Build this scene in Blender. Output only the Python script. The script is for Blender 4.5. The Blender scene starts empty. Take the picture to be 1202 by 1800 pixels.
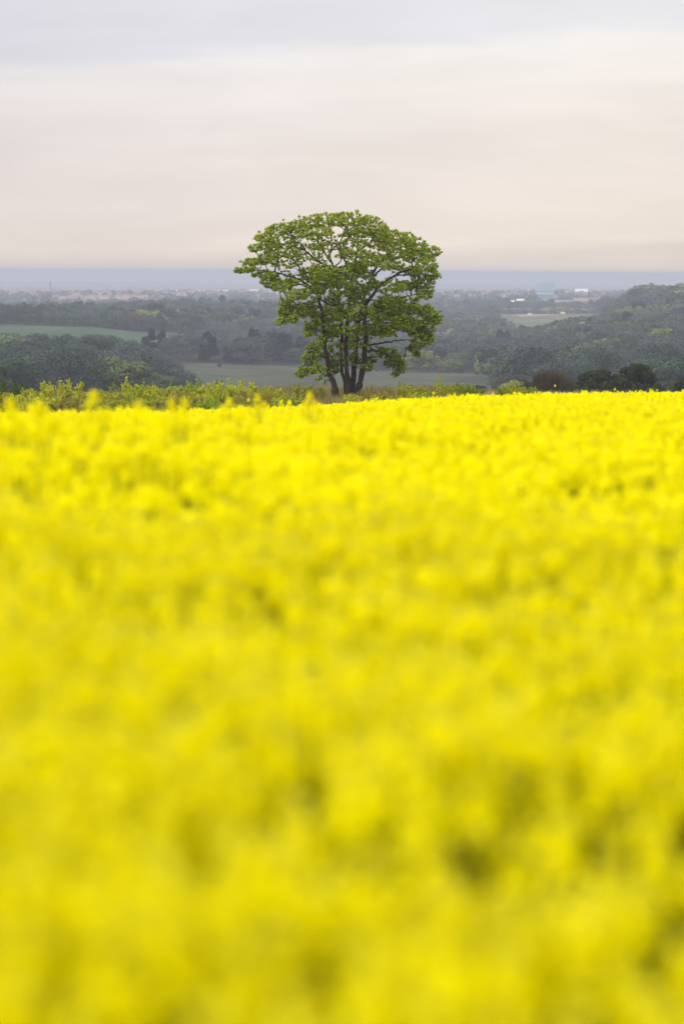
import bpy, math, random
import numpy as np
from mathutils import Matrix, Vector

random.seed(7)
R = np.random.default_rng(11)
S = bpy.context.scene
COL = S.collection

# ------------------------------------------------------------------ camera
EYE = 60.0                         # eye height above the sea, metres
FPX = 4250.0                       # 85 mm lens on a 36 mm tall frame, 1800 rows
PITCH = math.atan((900 - 477.3) / FPX)
ROLL = 0.0054
f_ = np.array([0, math.cos(PITCH), -math.sin(PITCH)])
r0 = np.array([1.0, 0, 0]); u0 = np.array([0, math.sin(PITCH), math.cos(PITCH)])
r_ = math.cos(ROLL) * r0 + math.sin(ROLL) * u0
u_ = math.cos(ROLL) * u0 - math.sin(ROLL) * r0
cam_d = bpy.data.cameras.new("camera"); cam = bpy.data.objects.new("camera", cam_d); COL.objects.link(cam)
cam_d.sensor_fit = 'VERTICAL'; cam_d.sensor_height = 36; cam_d.sensor_width = 24; cam_d.lens = 85
cam_d.clip_start = 0.05; cam_d.clip_end = 120000
cam_d.dof.use_dof = True; cam_d.dof.focus_distance = 160; cam_d.dof.aperture_fstop = 1.35
cam.matrix_world = Matrix(((r_[0], u_[0], -f_[0], 0), (r_[1], u_[1], -f_[1], 0), (r_[2], u_[2], -f_[2], EYE), (0, 0, 0, 1)))
S.camera = cam

# ------------------------------------------------------------------ light
SUN_EL, SUN_AZ = math.radians(36), math.radians(-80)    # azimuth from +Y towards +X
S.view_settings.view_transform = 'Standard'; S.view_settings.look = 'None'
S.view_settings.gamma = 1; S.view_settings.use_curve_mapping = False
S.view_settings.exposure = 0.0
sd = np.array([math.sin(SUN_AZ) * math.cos(SUN_EL), math.cos(SUN_AZ) * math.cos(SUN_EL), math.sin(SUN_EL)])
sl = bpy.data.lights.new("sun", 'SUN'); so = bpy.data.objects.new("sun", sl); COL.objects.link(so)
sl.energy = 2.9; sl.angle = math.radians(6); sl.color = (1, .95, .86)
so.rotation_euler = Vector(sd).to_track_quat('Z', 'Y').to_euler(); so.location = (0, 0, 90)

def lin(*c):
    o = []
    for v in c:
        v /= 255.0
        o.append(v / 12.92 if v <= .04045 else ((v + .055) / 1.055) ** 2.4)
    return tuple(o) + (1,)

w = bpy.data.worlds.new("World"); S.world = w; w.use_nodes = True
nt = w.node_tree; nt.nodes.clear(); N = nt.nodes.new; L = nt.links.new
def math_n(t, op, a, b=None, clamp=False, c=None):
    n = t.nodes.new('ShaderNodeMath'); n.operation = op; n.use_clamp = clamp
    for i, v in enumerate((a, b, c)):
        if v is None: continue
        if isinstance(v, (int, float)): n.inputs[i].default_value = v
        else: t.links.new(v, n.inputs[i])
    return n.outputs[0]
tc = N('ShaderNodeTexCoord'); sx = N('ShaderNodeSeparateXYZ'); L(tc.outputs['Generated'], sx.inputs[0])
cx = N('ShaderNodeCombineXYZ')
L(math_n(nt, 'MULTIPLY', sx.outputs[0], 4.2), cx.inputs[0]); L(sx.outputs[1], cx.inputs[1])
L(math_n(nt, 'MULTIPLY', sx.outputs[2], 30.0), cx.inputs[2])
n1 = N('ShaderNodeTexNoise'); n1.inputs['Scale'].default_value = 1.6; n1.inputs['Detail'].default_value = 4; n1.inputs['Roughness'].default_value = .5
L(cx.outputs[0], n1.inputs[0])
cx2 = N('ShaderNodeCombineXYZ')
L(math_n(nt, 'MULTIPLY', sx.outputs[0], 9.0), cx2.inputs[0]); L(sx.outputs[1], cx2.inputs[1])
L(math_n(nt, 'MULTIPLY', sx.outputs[2], 130.0), cx2.inputs[2])
n2 = N('ShaderNodeTexNoise'); n2.inputs['Scale'].default_value = 1.0; n2.inputs['Detail'].default_value = 5
L(cx2.outputs[0], n2.inputs[0])
zz = math_n(nt, 'ADD', sx.outputs[2], math_n(nt, 'MULTIPLY', math_n(nt, 'SUBTRACT', n1.outputs[0], .5), .034))
mr = N('ShaderNodeMapRange'); zz = math_n(nt, 'SUBTRACT', zz, math_n(nt, 'MULTIPLY_ADD', sx.outputs[0], .055, c=.004)); L(zz, mr.inputs[0]); mr.inputs[2].default_value = .12
rp = N('ShaderNodeValToRGB'); L(mr.outputs[0], rp.inputs[0])
e = rp.color_ramp; e.interpolation = 'EASE'
stops = [(0.0, (216, 206, 201)), (.08, (229, 219, 211)), (.3, (229, 221, 217)), (.52, (232, 225, 223)), (.62, (235, 230, 228)),
         (.705, (234, 231, 231)), (.785, (222, 222, 229)), (.86, (222, 222, 229)), (1.0, (226, 225, 232))]
while len(e.elements) < len(stops): e.elements.new(.5)
for el, (p, c) in zip(e.elements, stops): el.position = p; el.color = lin(*c)
# pink left, cream right, faint streaks
mx = N('ShaderNodeMix'); mx.data_type = 'RGBA'
mrx = N('ShaderNodeMapRange'); L(sx.outputs[0], mrx.inputs[0]); mrx.inputs[1].default_value = -.15; mrx.inputs[2].default_value = .12
L(mrx.outputs[0], mx.inputs[0]); mx.inputs[6].default_value = (.985, .97, .98, 1); mx.inputs[7].default_value = (1.11, 1.09, 1.045, 1)
m1 = N('ShaderNodeMix'); m1.data_type = 'RGBA'; m1.blend_type = 'MULTIPLY'; m1.inputs[0].default_value = 1
L(rp.outputs[0], m1.inputs[6]); L(mx.outputs[2], m1.inputs[7])
cx3 = N('ShaderNodeCombineXYZ'); L(math_n(nt, 'MULTIPLY', sx.outputs[0], 11.0), cx3.inputs[0]); L(sx.outputs[1], cx3.inputs[1]); L(math_n(nt, 'MULTIPLY', sx.outputs[2], 52.0), cx3.inputs[2])
n3 = N('ShaderNodeTexNoise'); n3.inputs['Scale'].default_value = .9; n3.inputs['Detail'].default_value = 6; n3.inputs['Roughness'].default_value = .55; n3.inputs['Distortion'].default_value = .4; L(cx3.outputs[0], n3.inputs[0])
st = math_n(nt, 'ADD', math_n(nt, 'MULTIPLY_ADD', n2.outputs[0], .04, c=.90), math_n(nt, 'MULTIPLY_ADD', n3.outputs[0], .26, c=0.0))
zen = N('ShaderNodeMapRange'); L(sx.outputs[2], zen.inputs[0]); zen.inputs[1].default_value = .13; zen.inputs[2].default_value = .8
zen.inputs[3].default_value = 1.0; zen.inputs[4].default_value = 2.5
k = math_n(nt, 'MULTIPLY', st, zen.outputs[0])
m2 = N('ShaderNodeVectorMath'); m2.operation = 'SCALE'; L(m1.outputs[2], m2.inputs[0]); L(k, m2.inputs['Scale'])
sky = N('ShaderNodeTexSky'); sky.sky_type = 'NISHITA'; sky.sun_disc = False
sky.sun_elevation = SUN_EL; sky.sun_rotation = SUN_AZ
sk = N('ShaderNodeVectorMath'); sk.operation = 'SCALE'; L(sky.outputs[0], sk.inputs[0]); sk.inputs['Scale'].default_value = .08
cover = N('ShaderNodeMix'); cover.data_type = 'RGBA'; cover.inputs[0].default_value = .95
L(sk.outputs[0], cover.inputs[6]); L(m2.outputs[0], cover.inputs[7])
bg = N('ShaderNodeBackground'); L(cover.outputs[2], bg.inputs[0]); bg.inputs[1].default_value = 1.0
wo = N('ShaderNodeOutputWorld'); L(bg.outputs[0], wo.inputs[0])
S.cycles.max_bounces = 6; S.cycles.diffuse_bounces = 3; S.cycles.transmission_bounces = 3
S.cycles.volume_bounces = 0; S.cycles.use_denoising = True

# ------------------------------------------------------------------ helpers
def ray(px, py):
    d = f_ + r_ * ((px - 601) / FPX) - u_ * ((py - 900) / FPX)
    return d / math.hypot(d[0], d[1])
def at(px, py, d):                      # the point d metres away (level) in the direction of a picture position
    v = ray(px, py) * d
    return np.array([v[0], v[1], EYE + v[2]])

def new_mat(name):
    m = bpy.data.materials.new(name); m.use_nodes = True
    t = m.node_tree; t.nodes.clear()
    o = t.nodes.new('ShaderNodeOutputMaterial')
    return m, t, o
def solid(name, col, rough=.8, var=.25, scale=3.0, metal=0, island=0.0, spec=.2):
    m, t, o = new_mat(name)
    b = t.nodes.new('ShaderNodeBsdfPrincipled'); b.inputs['Roughness'].default_value = rough; b.inputs['Metallic'].default_value = metal
    b.inputs['Specular IOR Level'].default_value = spec
    no = t.nodes.new('ShaderNodeTexNoise'); no.inputs['Scale'].default_value = scale; no.inputs['Detail'].default_value = 5
    tcn = t.nodes.new('ShaderNodeTexCoord'); t.links.new(tcn.outputs['Object'], no.inputs[0])
    val = math_n(t, 'MULTIPLY_ADD', no.outputs[0], 2 * var, c=1 - var)
    if island:
        g = t.nodes.new('ShaderNodeNewGeometry')
        val = math_n(t, 'MULTIPLY', val, math_n(t, 'MULTIPLY_ADD', g.outputs['Random Per Island'], island, c=1 - island / 2))
    s = t.nodes.new('ShaderNodeVectorMath'); s.operation = 'SCALE'; s.inputs[0].default_value = col; t.links.new(val, s.inputs['Scale'])
    t.links.new(s.outputs[0], b.inputs['Base Color']); t.links.new(b.outputs[0], o.inputs[0])
    return m
def leafy(name, c1, c2, trans=.35, tcol=None, objvar=.0, gloss=0.0):
    """two-tone leaf or petal: colour drawn per leaf, part of the light passes through"""
    m, t, o = new_mat(name)
    g = t.nodes.new('ShaderNodeNewGeometry')
    mixn = t.nodes.new('ShaderNodeMix'); mixn.data_type = 'RGBA'
    mixn.inputs[6].default_value = tuple(c1) + (1,); mixn.inputs[7].default_value = tuple(c2) + (1,)
    t.links.new(g.outputs['Random Per Island'], mixn.inputs[0])
    c = mixn.outputs[2]
    if objvar:
        oi = t.nodes.new('ShaderNodeObjectInfo')
        s = t.nodes.new('ShaderNodeVectorMath'); s.operation = 'SCALE'; t.links.new(c, s.inputs[0])
        t.links.new(math_n(t, 'MULTIPLY_ADD', oi.outputs['Random'], objvar, c=1 - objvar / 2), s.inputs['Scale'])
        c = s.outputs[0]
    d = t.nodes.new('ShaderNodeBsdfDiffuse'); t.links.new(c, d.inputs[0])
    out = d.outputs[0]
    if trans:
        tr = t.nodes.new('ShaderNodeBsdfTranslucent')
        if tcol:
            mm = t.nodes.new('ShaderNodeMix'); mm.data_type = 'RGBA'; mm.blend_type = 'MULTIPLY'; mm.inputs[0].default_value = 1
            t.links.new(c, mm.inputs[6]); mm.inputs[7].default_value = tuple(tcol) + (1,); t.links.new(mm.outputs[2], tr.inputs[0])
        else: t.links.new(c, tr.inputs[0])
        ms = t.nodes.new('ShaderNodeMixShader'); ms.inputs[0].default_value = trans
        t.links.new(out, ms.inputs[1]); t.links.new(tr.outputs[0], ms.inputs[2]); out = ms.outputs[0]
    if gloss:
        gl = t.nodes.new('ShaderNodeBsdfGlossy'); gl.inputs['Roughness'].default_value = .45
        ms = t.nodes.new('ShaderNodeMixShader'); ms.inputs[0].default_value = gloss
        t.links.new(out, ms.inputs[1]); t.links.new(gl.outputs[0], ms.inputs[2]); out = ms.outputs[0]
    t.links.new(out, o.inputs[0])
    return m

class Geo:
    """collects polygons (quads and triangles) for one mesh"""
    def __init__(s): s.v = []; s.q = []; s.m = []; s.n = 0; s.smooth = []
    def quads(s, V, Q, mat=0, smooth=False):
        V = np.asarray(V, dtype=np.float32).reshape(-1, 3); Q = np.asarray(Q, dtype=np.int64).reshape(-1, 4)
        s.v.append(V); s.q.append(Q + s.n); s.n += len(V)
        s.m.append(np.broadcast_to(np.asarray(mat, dtype=np.int32), (len(Q),))); s.smooth.append(np.full(len(Q), smooth))
    def cards(s, C, U, W, mat=0):            # quads from centres and two half-axes
        C, U, W = (np.asarray(a, dtype=np.float32) for a in (C, U, W))
        V = np.stack([C - U - W, C + U - W, C + U + W, C - U + W], 1)
        s.quads(V, np.arange(4 * len(C)).reshape(-1, 4), mat)
    def spikes(s, B, T, W, mat=0):           # thin pointed blades from base to tip
        V = np.stack([B - W, B + W, T + W * .12, T - W * .12], 1)
        s.quads(V, np.arange(4 * len(B)).reshape(-1, 4), mat)
    def tube(s, pts, rad, n=8, mat=0, cap=True):
        pts = np.asarray(pts, float); rad = np.broadcast_to(np.asarray(rad, float), (len(pts),))
        tan = np.gradient(pts, axis=0); tan /= np.linalg.norm(tan, axis=1)[:, None] + 1e-9
        ref = np.array([1.0, 0, 0]) if abs(tan[0][0]) < .8 else np.array([0, 1.0, 0])
        a = np.cross(tan, ref); a /= np.linalg.norm(a, axis=1)[:, None] + 1e-9
        b = np.cross(tan, a)
        an = np.arange(n) * 2 * math.pi / n
        V = pts[:, None] + rad[:, None, None] * (a[:, None] * np.cos(an)[None, :, None] + b[:, None] * np.sin(an)[None, :, None])
        i = np.arange(len(pts) - 1)[:, None] * n; j = np.arange(n)[None]; j2 = (j + 1) % n
        Q = np.stack([i + j, i + j2, i + n + j2, i + n + j], 2).reshape(-1, 4)
        s.quads(V.reshape(-1, 3), Q, mat, True)
        if cap and n == 4: s.quads(V[-1], [[0, 1, 2, 3]], mat)
    def box(s, lo, hi, mat=0):
        x0, y0, z0 = lo; x1, y1, z1 = hi
        V = [(x0, y0, z0), (x1, y0, z0), (x1, y1, z0), (x0, y1, z0), (x0, y0, z1), (x1, y0, z1), (x1, y1, z1), (x0, y1, z1)]
        s.quads(V, [(3, 2, 1, 0), (4, 5, 6, 7), (0, 1, 5, 4), (1, 2, 6, 5), (2, 3, 7, 6), (3, 0, 4, 7)], mat)
    def build(s, name, mats):
        me = bpy.data.meshes.new(name)
        V = np.concatenate(s.v); Q = np.concatenate(s.q); M = np.concatenate(s.m); SM = np.concatenate(s.smooth)
        me.vertices.add(len(V)); me.vertices.foreach_set('co', V.astype(np.float32).ravel())
        me.loops.add(len(Q) * 4); me.loops.foreach_set('vertex_index', Q.astype(np.int32).ravel())
        me.polygons.add(len(Q)); me.polygons.foreach_set('loop_start', np.arange(0, len(Q) * 4, 4, dtype=np.int32))
        me.polygons.foreach_set('material_index', M.astype(np.int32)); me.polygons.foreach_set('use_smooth', SM)
        for m in (mats if isinstance(mats, (list, tuple)) else [mats]): me.materials.append(m)
        me.update(calc_edges=True)
        return me
def link(name, me, parent=None, loc=None, kind=None):
    o = bpy.data.objects.new(name, me); COL.objects.link(o)
    if parent: o.parent = parent
    if loc is not None: o.location = [float(v) for v in loc]
    if kind: o['kind'] = kind
    return o
def tag(o, label, cat, group=None):
    o['label'] = label; o['category'] = cat
    if group: o['group'] = group
    return o
def thing(name, label, cat, loc, group=None):
    return tag(link(name, None, loc=loc), label, cat, group)
def dup(root, loc, rotz=0, scale=(1, 1, 1), label=None, group=None):
    r = root.copy(); COL.objects.link(r); r.location = [float(v) for v in loc]; r.rotation_euler = (0, 0, rotz); r.scale = scale
    if label: r['label'] = label
    if group: r['group'] = group
    for ch in list(root.children):
        c = ch.copy(); COL.objects.link(c); c.parent = r
        for g in list(ch.children):
            d = g.copy(); COL.objects.link(d); d.parent = c
    return r
def rdir(n):
    v = R.normal(size=(n, 3)); return v / np.linalg.norm(v, axis=1)[:, None]
def perp(d):
    a = np.cross(d, rdir(len(d))); return a / (np.linalg.norm(a, axis=1)[:, None] + 1e-9)

# ------------------------------------------------------------------ terrain
PXC = np.array([-300, 0, 150, 300, 450, 600, 750, 900, 1050, 1120, 1202, 1500.0])
ROWS = [
 (170,  [700, 700, 698, 694, 690, 687, 687, 688, 690, 691, 692, 692]),
 (230,  [722, 722, 720, 718, 715, 712, 710, 705, 702, 702, 702, 702]),
 (300,  [740] * 12),
 (500,  [722] * 12),
 (700,  [692, 692, 693, 702, 706, 706, 706, 704, 698, 694, 690, 690]),
 (900,  [655, 655, 657, 672, 682, 683, 683, 684, 674, 670, 666, 660]),
 (1000, [640, 640, 642, 658, 665, 668, 670, 672, 660, 656, 652, 648]),
 (1150, [622, 622, 624, 638, 645, 650, 653, 655, 642, 637, 632, 628]),
 (1250, [602, 602, 606, 624, 634, 638, 643, 647, 630, 624, 618, 612]),
 (1400, [585, 585, 588, 604, 617, 622, 632, 634, 613, 606, 600, 594]),
 (1600, [570, 570, 573, 582, 605, 612, 625, 617, 593, 583, 574, 568]),
 (2000, [565, 565, 566, 560, 566, 580, 594, 596, 585, 548, 540, 536]),
 (2300, [562, 562, 560, 550, 552, 560, 578, 580, 572, 528, 522, 518]),
 (2800, [560, 560, 560, 560, 560, 560, 562, 560, 556, 540, 532, 530]),
 (3200, [551, 551, 551, 553, 553, 552, 549, 545, 545, 545, 545, 545]),
 (4000, [533] * 12), (5500, [518] * 12), (6500, [512] * 12), (7500, [509.5] * 12)]
TC = (PXC - 601) / FPX
DC = np.log(np.array([r[0] for r in ROWS], float))
SL = np.array([[(at(px, py, 1.0)[2] - EYE) for px, py in zip(PXC, r[1])] for r in ROWS])
def sm(x, a, b):
    x = np.clip((x - a) / (b - a), 0, 1); return x * x * (3 - 2 * x)
def table(t, d):
    t = np.clip(t, TC[0], TC[-1]); l = np.clip(np.log(np.maximum(d, 1)), DC[0], DC[-1] - 1e-9)
    i = np.clip(np.searchsorted(DC, l, side='right') - 1, 0, len(DC) - 2); j = np.clip(np.searchsorted(TC, t, side='right') - 1, 0, len(TC) - 2)
    a = (l - DC[i]) / (DC[i + 1] - DC[i]); b = (t - TC[j]) / (TC[j + 1] - TC[j]); b = b * b * (3 - 2 * b)
    return (SL[i, j] * (1 - a) + SL[i + 1, j] * a) * (1 - b) + (SL[i, j + 1] * (1 - a) + SL[i + 1, j + 1] * a) * b
EX = np.array([-300, 0, 300, 545, 650, 800, 1000, 1202, 1500.0]); EY = [733, 733, 729, 718, 710, 701, 695, 692, 692]
ET = (EX - 601) / FPX; ES = np.array([at(px, py, 1.0)[2] - EYE for px, py in zip(EX, EY)])
def edge_d(t): return 112 + 20 * np.clip((t + .14) / .28, 0, 1)
def crop_top(t, d):
    ln = 8.5 + 14 * np.clip((t + .14) / .28, 0, 1)
    return EYE + np.interp(t, ET, ES) * d - .86 * np.exp(-d / ln)
CROP_H = 1.2
def ground(x, y):
    x = np.asarray(x, float); y = np.asarray(y, float)
    d = np.hypot(x, y); t = np.where(y > 0, x / np.maximum(y, 1e-3), np.sign(x) * 9); t = np.clip(t, -.35, .35)
    dd = np.clip(d, 0, edge_d(t)); near = crop_top(t, dd) - CROP_H
    far = EYE + table(t, d) * np.maximum(d, 170)
    s = np.clip((d - edge_d(t)) / (170 - edge_d(t)), 0, 1)
    z = near * (1 - s) + far * s
    back = EYE - 2.06 - .035 * d                       # behind and beside the camera the hill keeps falling gently
    back = np.maximum(back, 4)
    mix = sm(np.where(y > 0, np.abs(x / np.maximum(y, 1e-3)), 9), .5, 2.0) * sm(d, 4, 30)
    z = z * (1 - mix) + back * mix
    z = z + sm(d, 600, 1200) * (1 - sm(d, 5000, 7000)) * .8 * (np.sin(x * .031 + y * .013) + np.sin(x * .017 - y * .023))
    return np.where(d > 7500, 1.0 - (d - 7500) * .012 + 0 * z, z)

fr = np.concatenate([-np.geomspace(math.pi, .3, 26), np.linspace(-.28, .28, 261), np.geomspace(.3, math.pi, 26)])[:-1]
rr = np.concatenate([[.25], np.geomspace(.6, 110, 60), np.linspace(113, 175, 40), np.geomspace(180, 700, 50), np.geomspace(710, 7500, 190), [7600, 7750, 8000]])
A, D = np.meshgrid(fr, rr); X = D * np.sin(A); Y = D * np.cos(A); Z = ground(X, Y)
V = np.stack([X, Y, Z], 2).reshape(-1, 3); na = len(fr); nr = len(rr)
i = np.arange(nr - 1)[:, None] * na; j = np.arange(na)[None]; j2 = (j + 1) % na
Q = np.stack([i + j2, i + j, i + na + j, i + na + j2], 2).reshape(-1, 4)
G = Geo(); G.quads(V, Q, 0, True)
nv = len(V); cen = [[0, 0, ground(0, .01)]]
G.quads(cen, np.zeros((0, 4)), 0)
# close the small centre with a fan of quads
k_ = np.arange(0, na - 1, 2); G.q.append(np.stack([np.full(len(k_), nv), (k_ + 2) % na, k_ + 1, k_], 1)); G.m.append(np.zeros(len(k_), int)); G.smooth.append(np.ones(len(k_), bool))

# land cover: what grows where (px column, distance)
def px_of(x, y): return 601 + FPX * x / np.maximum(y, 1e-3)
def clearing(px, d):
    """0 wood, 1 left green field, 2 valley meadow, 3 far right field, 4 brown field, 5 town"""
    c = np.zeros(px.shape, int)
    up = 1245 + 60 * np.sin(px * .02)
    c[(px < 285) & (d > up) & (d < 1590)] = 1
    c[(px >= 285) & (px < 425) & (d > 1430) & (d < 1620)] = 1
    lo = np.interp(px, [280, 330, 560, 700, 860, 900], [1130, 1010, 1000, 1010, 1040, 1130])
    hi = np.interp(px, [280, 400, 560, 700, 860, 900], [1140, 1170, 1180, 1190, 1180, 1130])
    c[(px > np.interp(d, [700, 1000, 1140], [345, 322, 280])) & (px < np.interp(d, [700, 1000, 1140], [905, 880, 850])) & (d < hi)] = 2
    c[(px > 845) & (px < 1068) & (d > np.interp(px, [845, 900, 1010, 1068], [2500, 1960, 1960, 2350])) & (d < 2990)] = 3
    c[(px > 870) & (px < 1075) & (d > 3010) & (d < 3330)] = 4
    c[d > 3330] = 5
    c[d < 620] = 6
    return c
cov = clearing(px_of(X, np.where(Y > 0, Y, 1e9 * 0 + 1e-3)), D)
cov = np.where(Y <= 0, 0, cov)
pal = np.array([(.022, .026, .018), (.032, .066, .030), (.036, .050, .028), (.070, .092, .042), (.10, .085, .055), (.09, .10, .07), (.07, .08, .03)])
colr = pal[cov]
crop_zone = (D < edge_d(np.clip(X / np.maximum(Y, 1e-3), -.35, .35)))
colr[crop_zone] = (.05, .052, .01)
colr[(~crop_zone) & (D < 260)] = (.11, .09, .045)
bare = (cov == 3) & (D > 2890) & (np.abs(px_of(X, Y) - 960) < 50); colr[bare] = (.24, .18, .13)
ca = np.concatenate([colr.reshape(-1, 3), [[.035, .05, .015]]]); ca = np.concatenate([ca, np.ones((len(ca), 1))], 1)
gm, t, o = new_mat("ground_cover")
at_n = t.nodes.new('ShaderNodeAttribute'); at_n.attribute_name = 'cover'
gb = t.nodes.new('ShaderNodeBsdfPrincipled'); gb.inputs['Roughness'].default_value = .95; gb.inputs['Specular IOR Level'].default_value = .1
g1 = t.nodes.new('ShaderNodeTexNoise'); g1.inputs['Scale'].default_value = .025; g1.inputs['Detail'].default_value = 9; g1.inputs['Roughness'].default_value = .75
tg = t.nodes.new('ShaderNodeTexCoord'); t.links.new(tg.outputs['Object'], g1.inputs[0])
sc_ = t.nodes.new('ShaderNodeVectorMath'); sc_.operation = 'SCALE'; t.links.new(at_n.outputs['Color'], sc_.inputs[0])
t.links.new(math_n(t, 'MULTIPLY_ADD', g1.outputs[0], 4.2, c=-1.1), sc_.inputs['Scale'])
g2 = t.nodes.new('ShaderNodeTexNoise'); g2.inputs['Scale'].default_value = .011; g2.inputs['Detail'].default_value = 6; t.links.new(tg.outputs['Object'], g2.inputs[0])
gr2 = t.nodes.new('ShaderNodeMapRange'); t.links.new(g2.outputs[0], gr2.inputs[0]); gr2.inputs[1].default_value = .4; gr2.inputs[2].default_value = .56
gx = t.nodes.new('ShaderNodeMix'); gx.data_type = 'RGBA'; gx.blend_type = 'MULTIPLY'; t.links.new(math_n(t, 'MULTIPLY', gr2.outputs[0], .8), gx.inputs[0]); t.links.new(sc_.outputs[0], gx.inputs[6]); gx.inputs[7].default_value = (1.15, .85, .8, 1)
t.links.new(gx.outputs[2], gb.inputs['Base Color']); t.links.new(gb.outputs[0], o.inputs[0])
me = G.build("ground", gm); att = me.color_attributes.new('cover', 'FLOAT_COLOR', 'POINT'); att.data.foreach_set('color', ca.astype(np.float32).ravel())
link("ground", me, kind='structure')

# sea out to the horizon
sm_, t, o = new_mat("sea_water")
b = t.nodes.new('ShaderNodeBsdfPrincipled'); b.inputs['Roughness'].default_value = .35
tg = t.nodes.new('ShaderNodeTexCoord'); mp = t.nodes.new('ShaderNodeMapping'); mp.inputs['Scale'].default_value = (.00008, .0005, 1)
t.links.new(tg.outputs['Object'], mp.inputs[0]); nn = t.nodes.new('ShaderNodeTexNoise'); nn.inputs['Scale'].default_value = 1; nn.inputs['Detail'].default_value = 3
t.links.new(mp.outputs[0], nn.inputs[0]); cr = t.nodes.new('ShaderNodeValToRGB'); t.links.new(nn.outputs[0], cr.inputs[0])
cr.color_ramp.elements[0].position = .38; cr.color_ramp.elements[0].color = (.12, .12, .14, 1); cr.color_ramp.elements[1].position = .62; cr.color_ramp.elements[1].color = (.2, .19, .21, 1)
t.links.new(cr.outputs[0], b.inputs['Base Color'])
sxy = t.nodes.new('ShaderNodeSeparateXYZ'); t.links.new(tg.outputs['Object'], sxy.inputs[0])
mrs = t.nodes.new('ShaderNodeMapRange'); t.links.new(sxy.outputs[1], mrs.inputs[0]); mrs.inputs[1].default_value = 11800; mrs.inputs[2].default_value = 13200
calm = math_n(t, 'MULTIPLY', mrs.outputs[0], math_n(t, 'MULTIPLY_ADD', nn.outputs[0], 2.4, c=-.45), True)
t.links.new(math_n(t, 'MULTIPLY_ADD', calm, -.65, c=.85), b.inputs['Roughness']); t.links.new(math_n(t, 'MULTIPLY_ADD', calm, .5, c=.05), b.inputs['Specular IOR Level'])
t.links.new(b.outputs[0], o.inputs[0])
G = Geo(); n = 128; an = np.arange(n) * 2 * math.pi / n; ring = np.array([7000, 9000, 12000, 18000, 27000, 40000.0])
V = np.stack([ring[:, None] * np.cos(an), ring[:, None] * np.sin(an), np.zeros((6, n))], 2).reshape(-1, 3)
i = np.arange(5)[:, None] * n; j = np.arange(n)[None]; j2 = (j + 1) % n
G.quads(V, np.stack([i + j, i + n + j, i + n + j2, i + j2], 2).reshape(-1, 4)); link("sea", G.build("sea", sm_), kind='structure')

# ------------------------------------------------------------------ the big tree
bark = solid("bark", (.05, .038, .026), .9, .6, 9)
leafm = leafy("sycamore_leaf", (.07, .17, .004), (.44, .52, .018), .40, (1.25, 1.15, .5), gloss=.02)
TD = 160.0; MPX = TD / FPX
def cp(cx_, cy_, dy=0.0):                # a place on the tree, seen at crop position (cx, cy), dy metres behind its middle
    return at(400 + cx_ / 3.005, 350 + cy_ / 3.005, TD + dy)
base = cp(630, 1008); base[2] = ground(base[0], base[1])
tree = thing("sycamore_tree", "large many-stemmed spreading tree in fresh green leaf, alone at the far field edge", "tree", base)
stems = {
 'A': ([(574, 1022, -.3), (560, 975, -.3), (540, 930, -.2), (524, 850, -.2), (512, 760, 0), (508, 690, 0), (500, 610, .2), (484, 540, .2), (470, 480, .3), (455, 420, .3), (440, 350, .4)],
       [.29, .22, .20, .19, .18, .165, .15, .12, .10, .08, .06]),
 'B': ([(630, 1022, .3), (618, 970, .4), (605, 910, .6), (600, 820, .8), (602, 740, .9), (598, 620, .8), (588, 520, .5), (572, 430, .3), (560, 370, .2), (540, 300, .2), (548, 240, .2)],
       [.2, .15, .13, .125, .12, .115, .11, .10, .09, .075, .05]),
 'C': ([(640, 1022, -.4), (636, 960, -.4), (628, 890, -.5), (624, 800, -.5), (628, 720, -.5), (640, 610, -.3), (648, 540, -.2), (656, 440, 0), (668, 350, .2), (690, 270, .3), (685, 200, .3)],
       [.26, .19, .17, .165, .16, .15, .14, .12, .09, .07, .045]),
 'D': ([(664, 1022, .5), (660, 960, .6), (668, 900, .8), (676, 800, 1), (688, 700, 1.1), (700, 600, 1.2), (720, 520, 1.3), (750, 440, 1.4), (790, 350, 1.4), (800, 270, 1.4)],
       [.28, .22, .19, .18, .17, .15, .13, .10, .08, .05]),
 'E': ([(684, 1020, -.4), (694, 980, -.5), (712, 920, -.6), (722, 840, -.7), (728, 770, -.7), (726, 690, -.8), (720, 610, -.8), (740, 540, -.8), (790, 470, -.8), (850, 420, -.8), (920, 385, -.7), (990, 360, -.6)],
       [.28, .23, .21, .20, .19, .17, .15, .13, .11, .09, .07, .045]),
}
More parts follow.
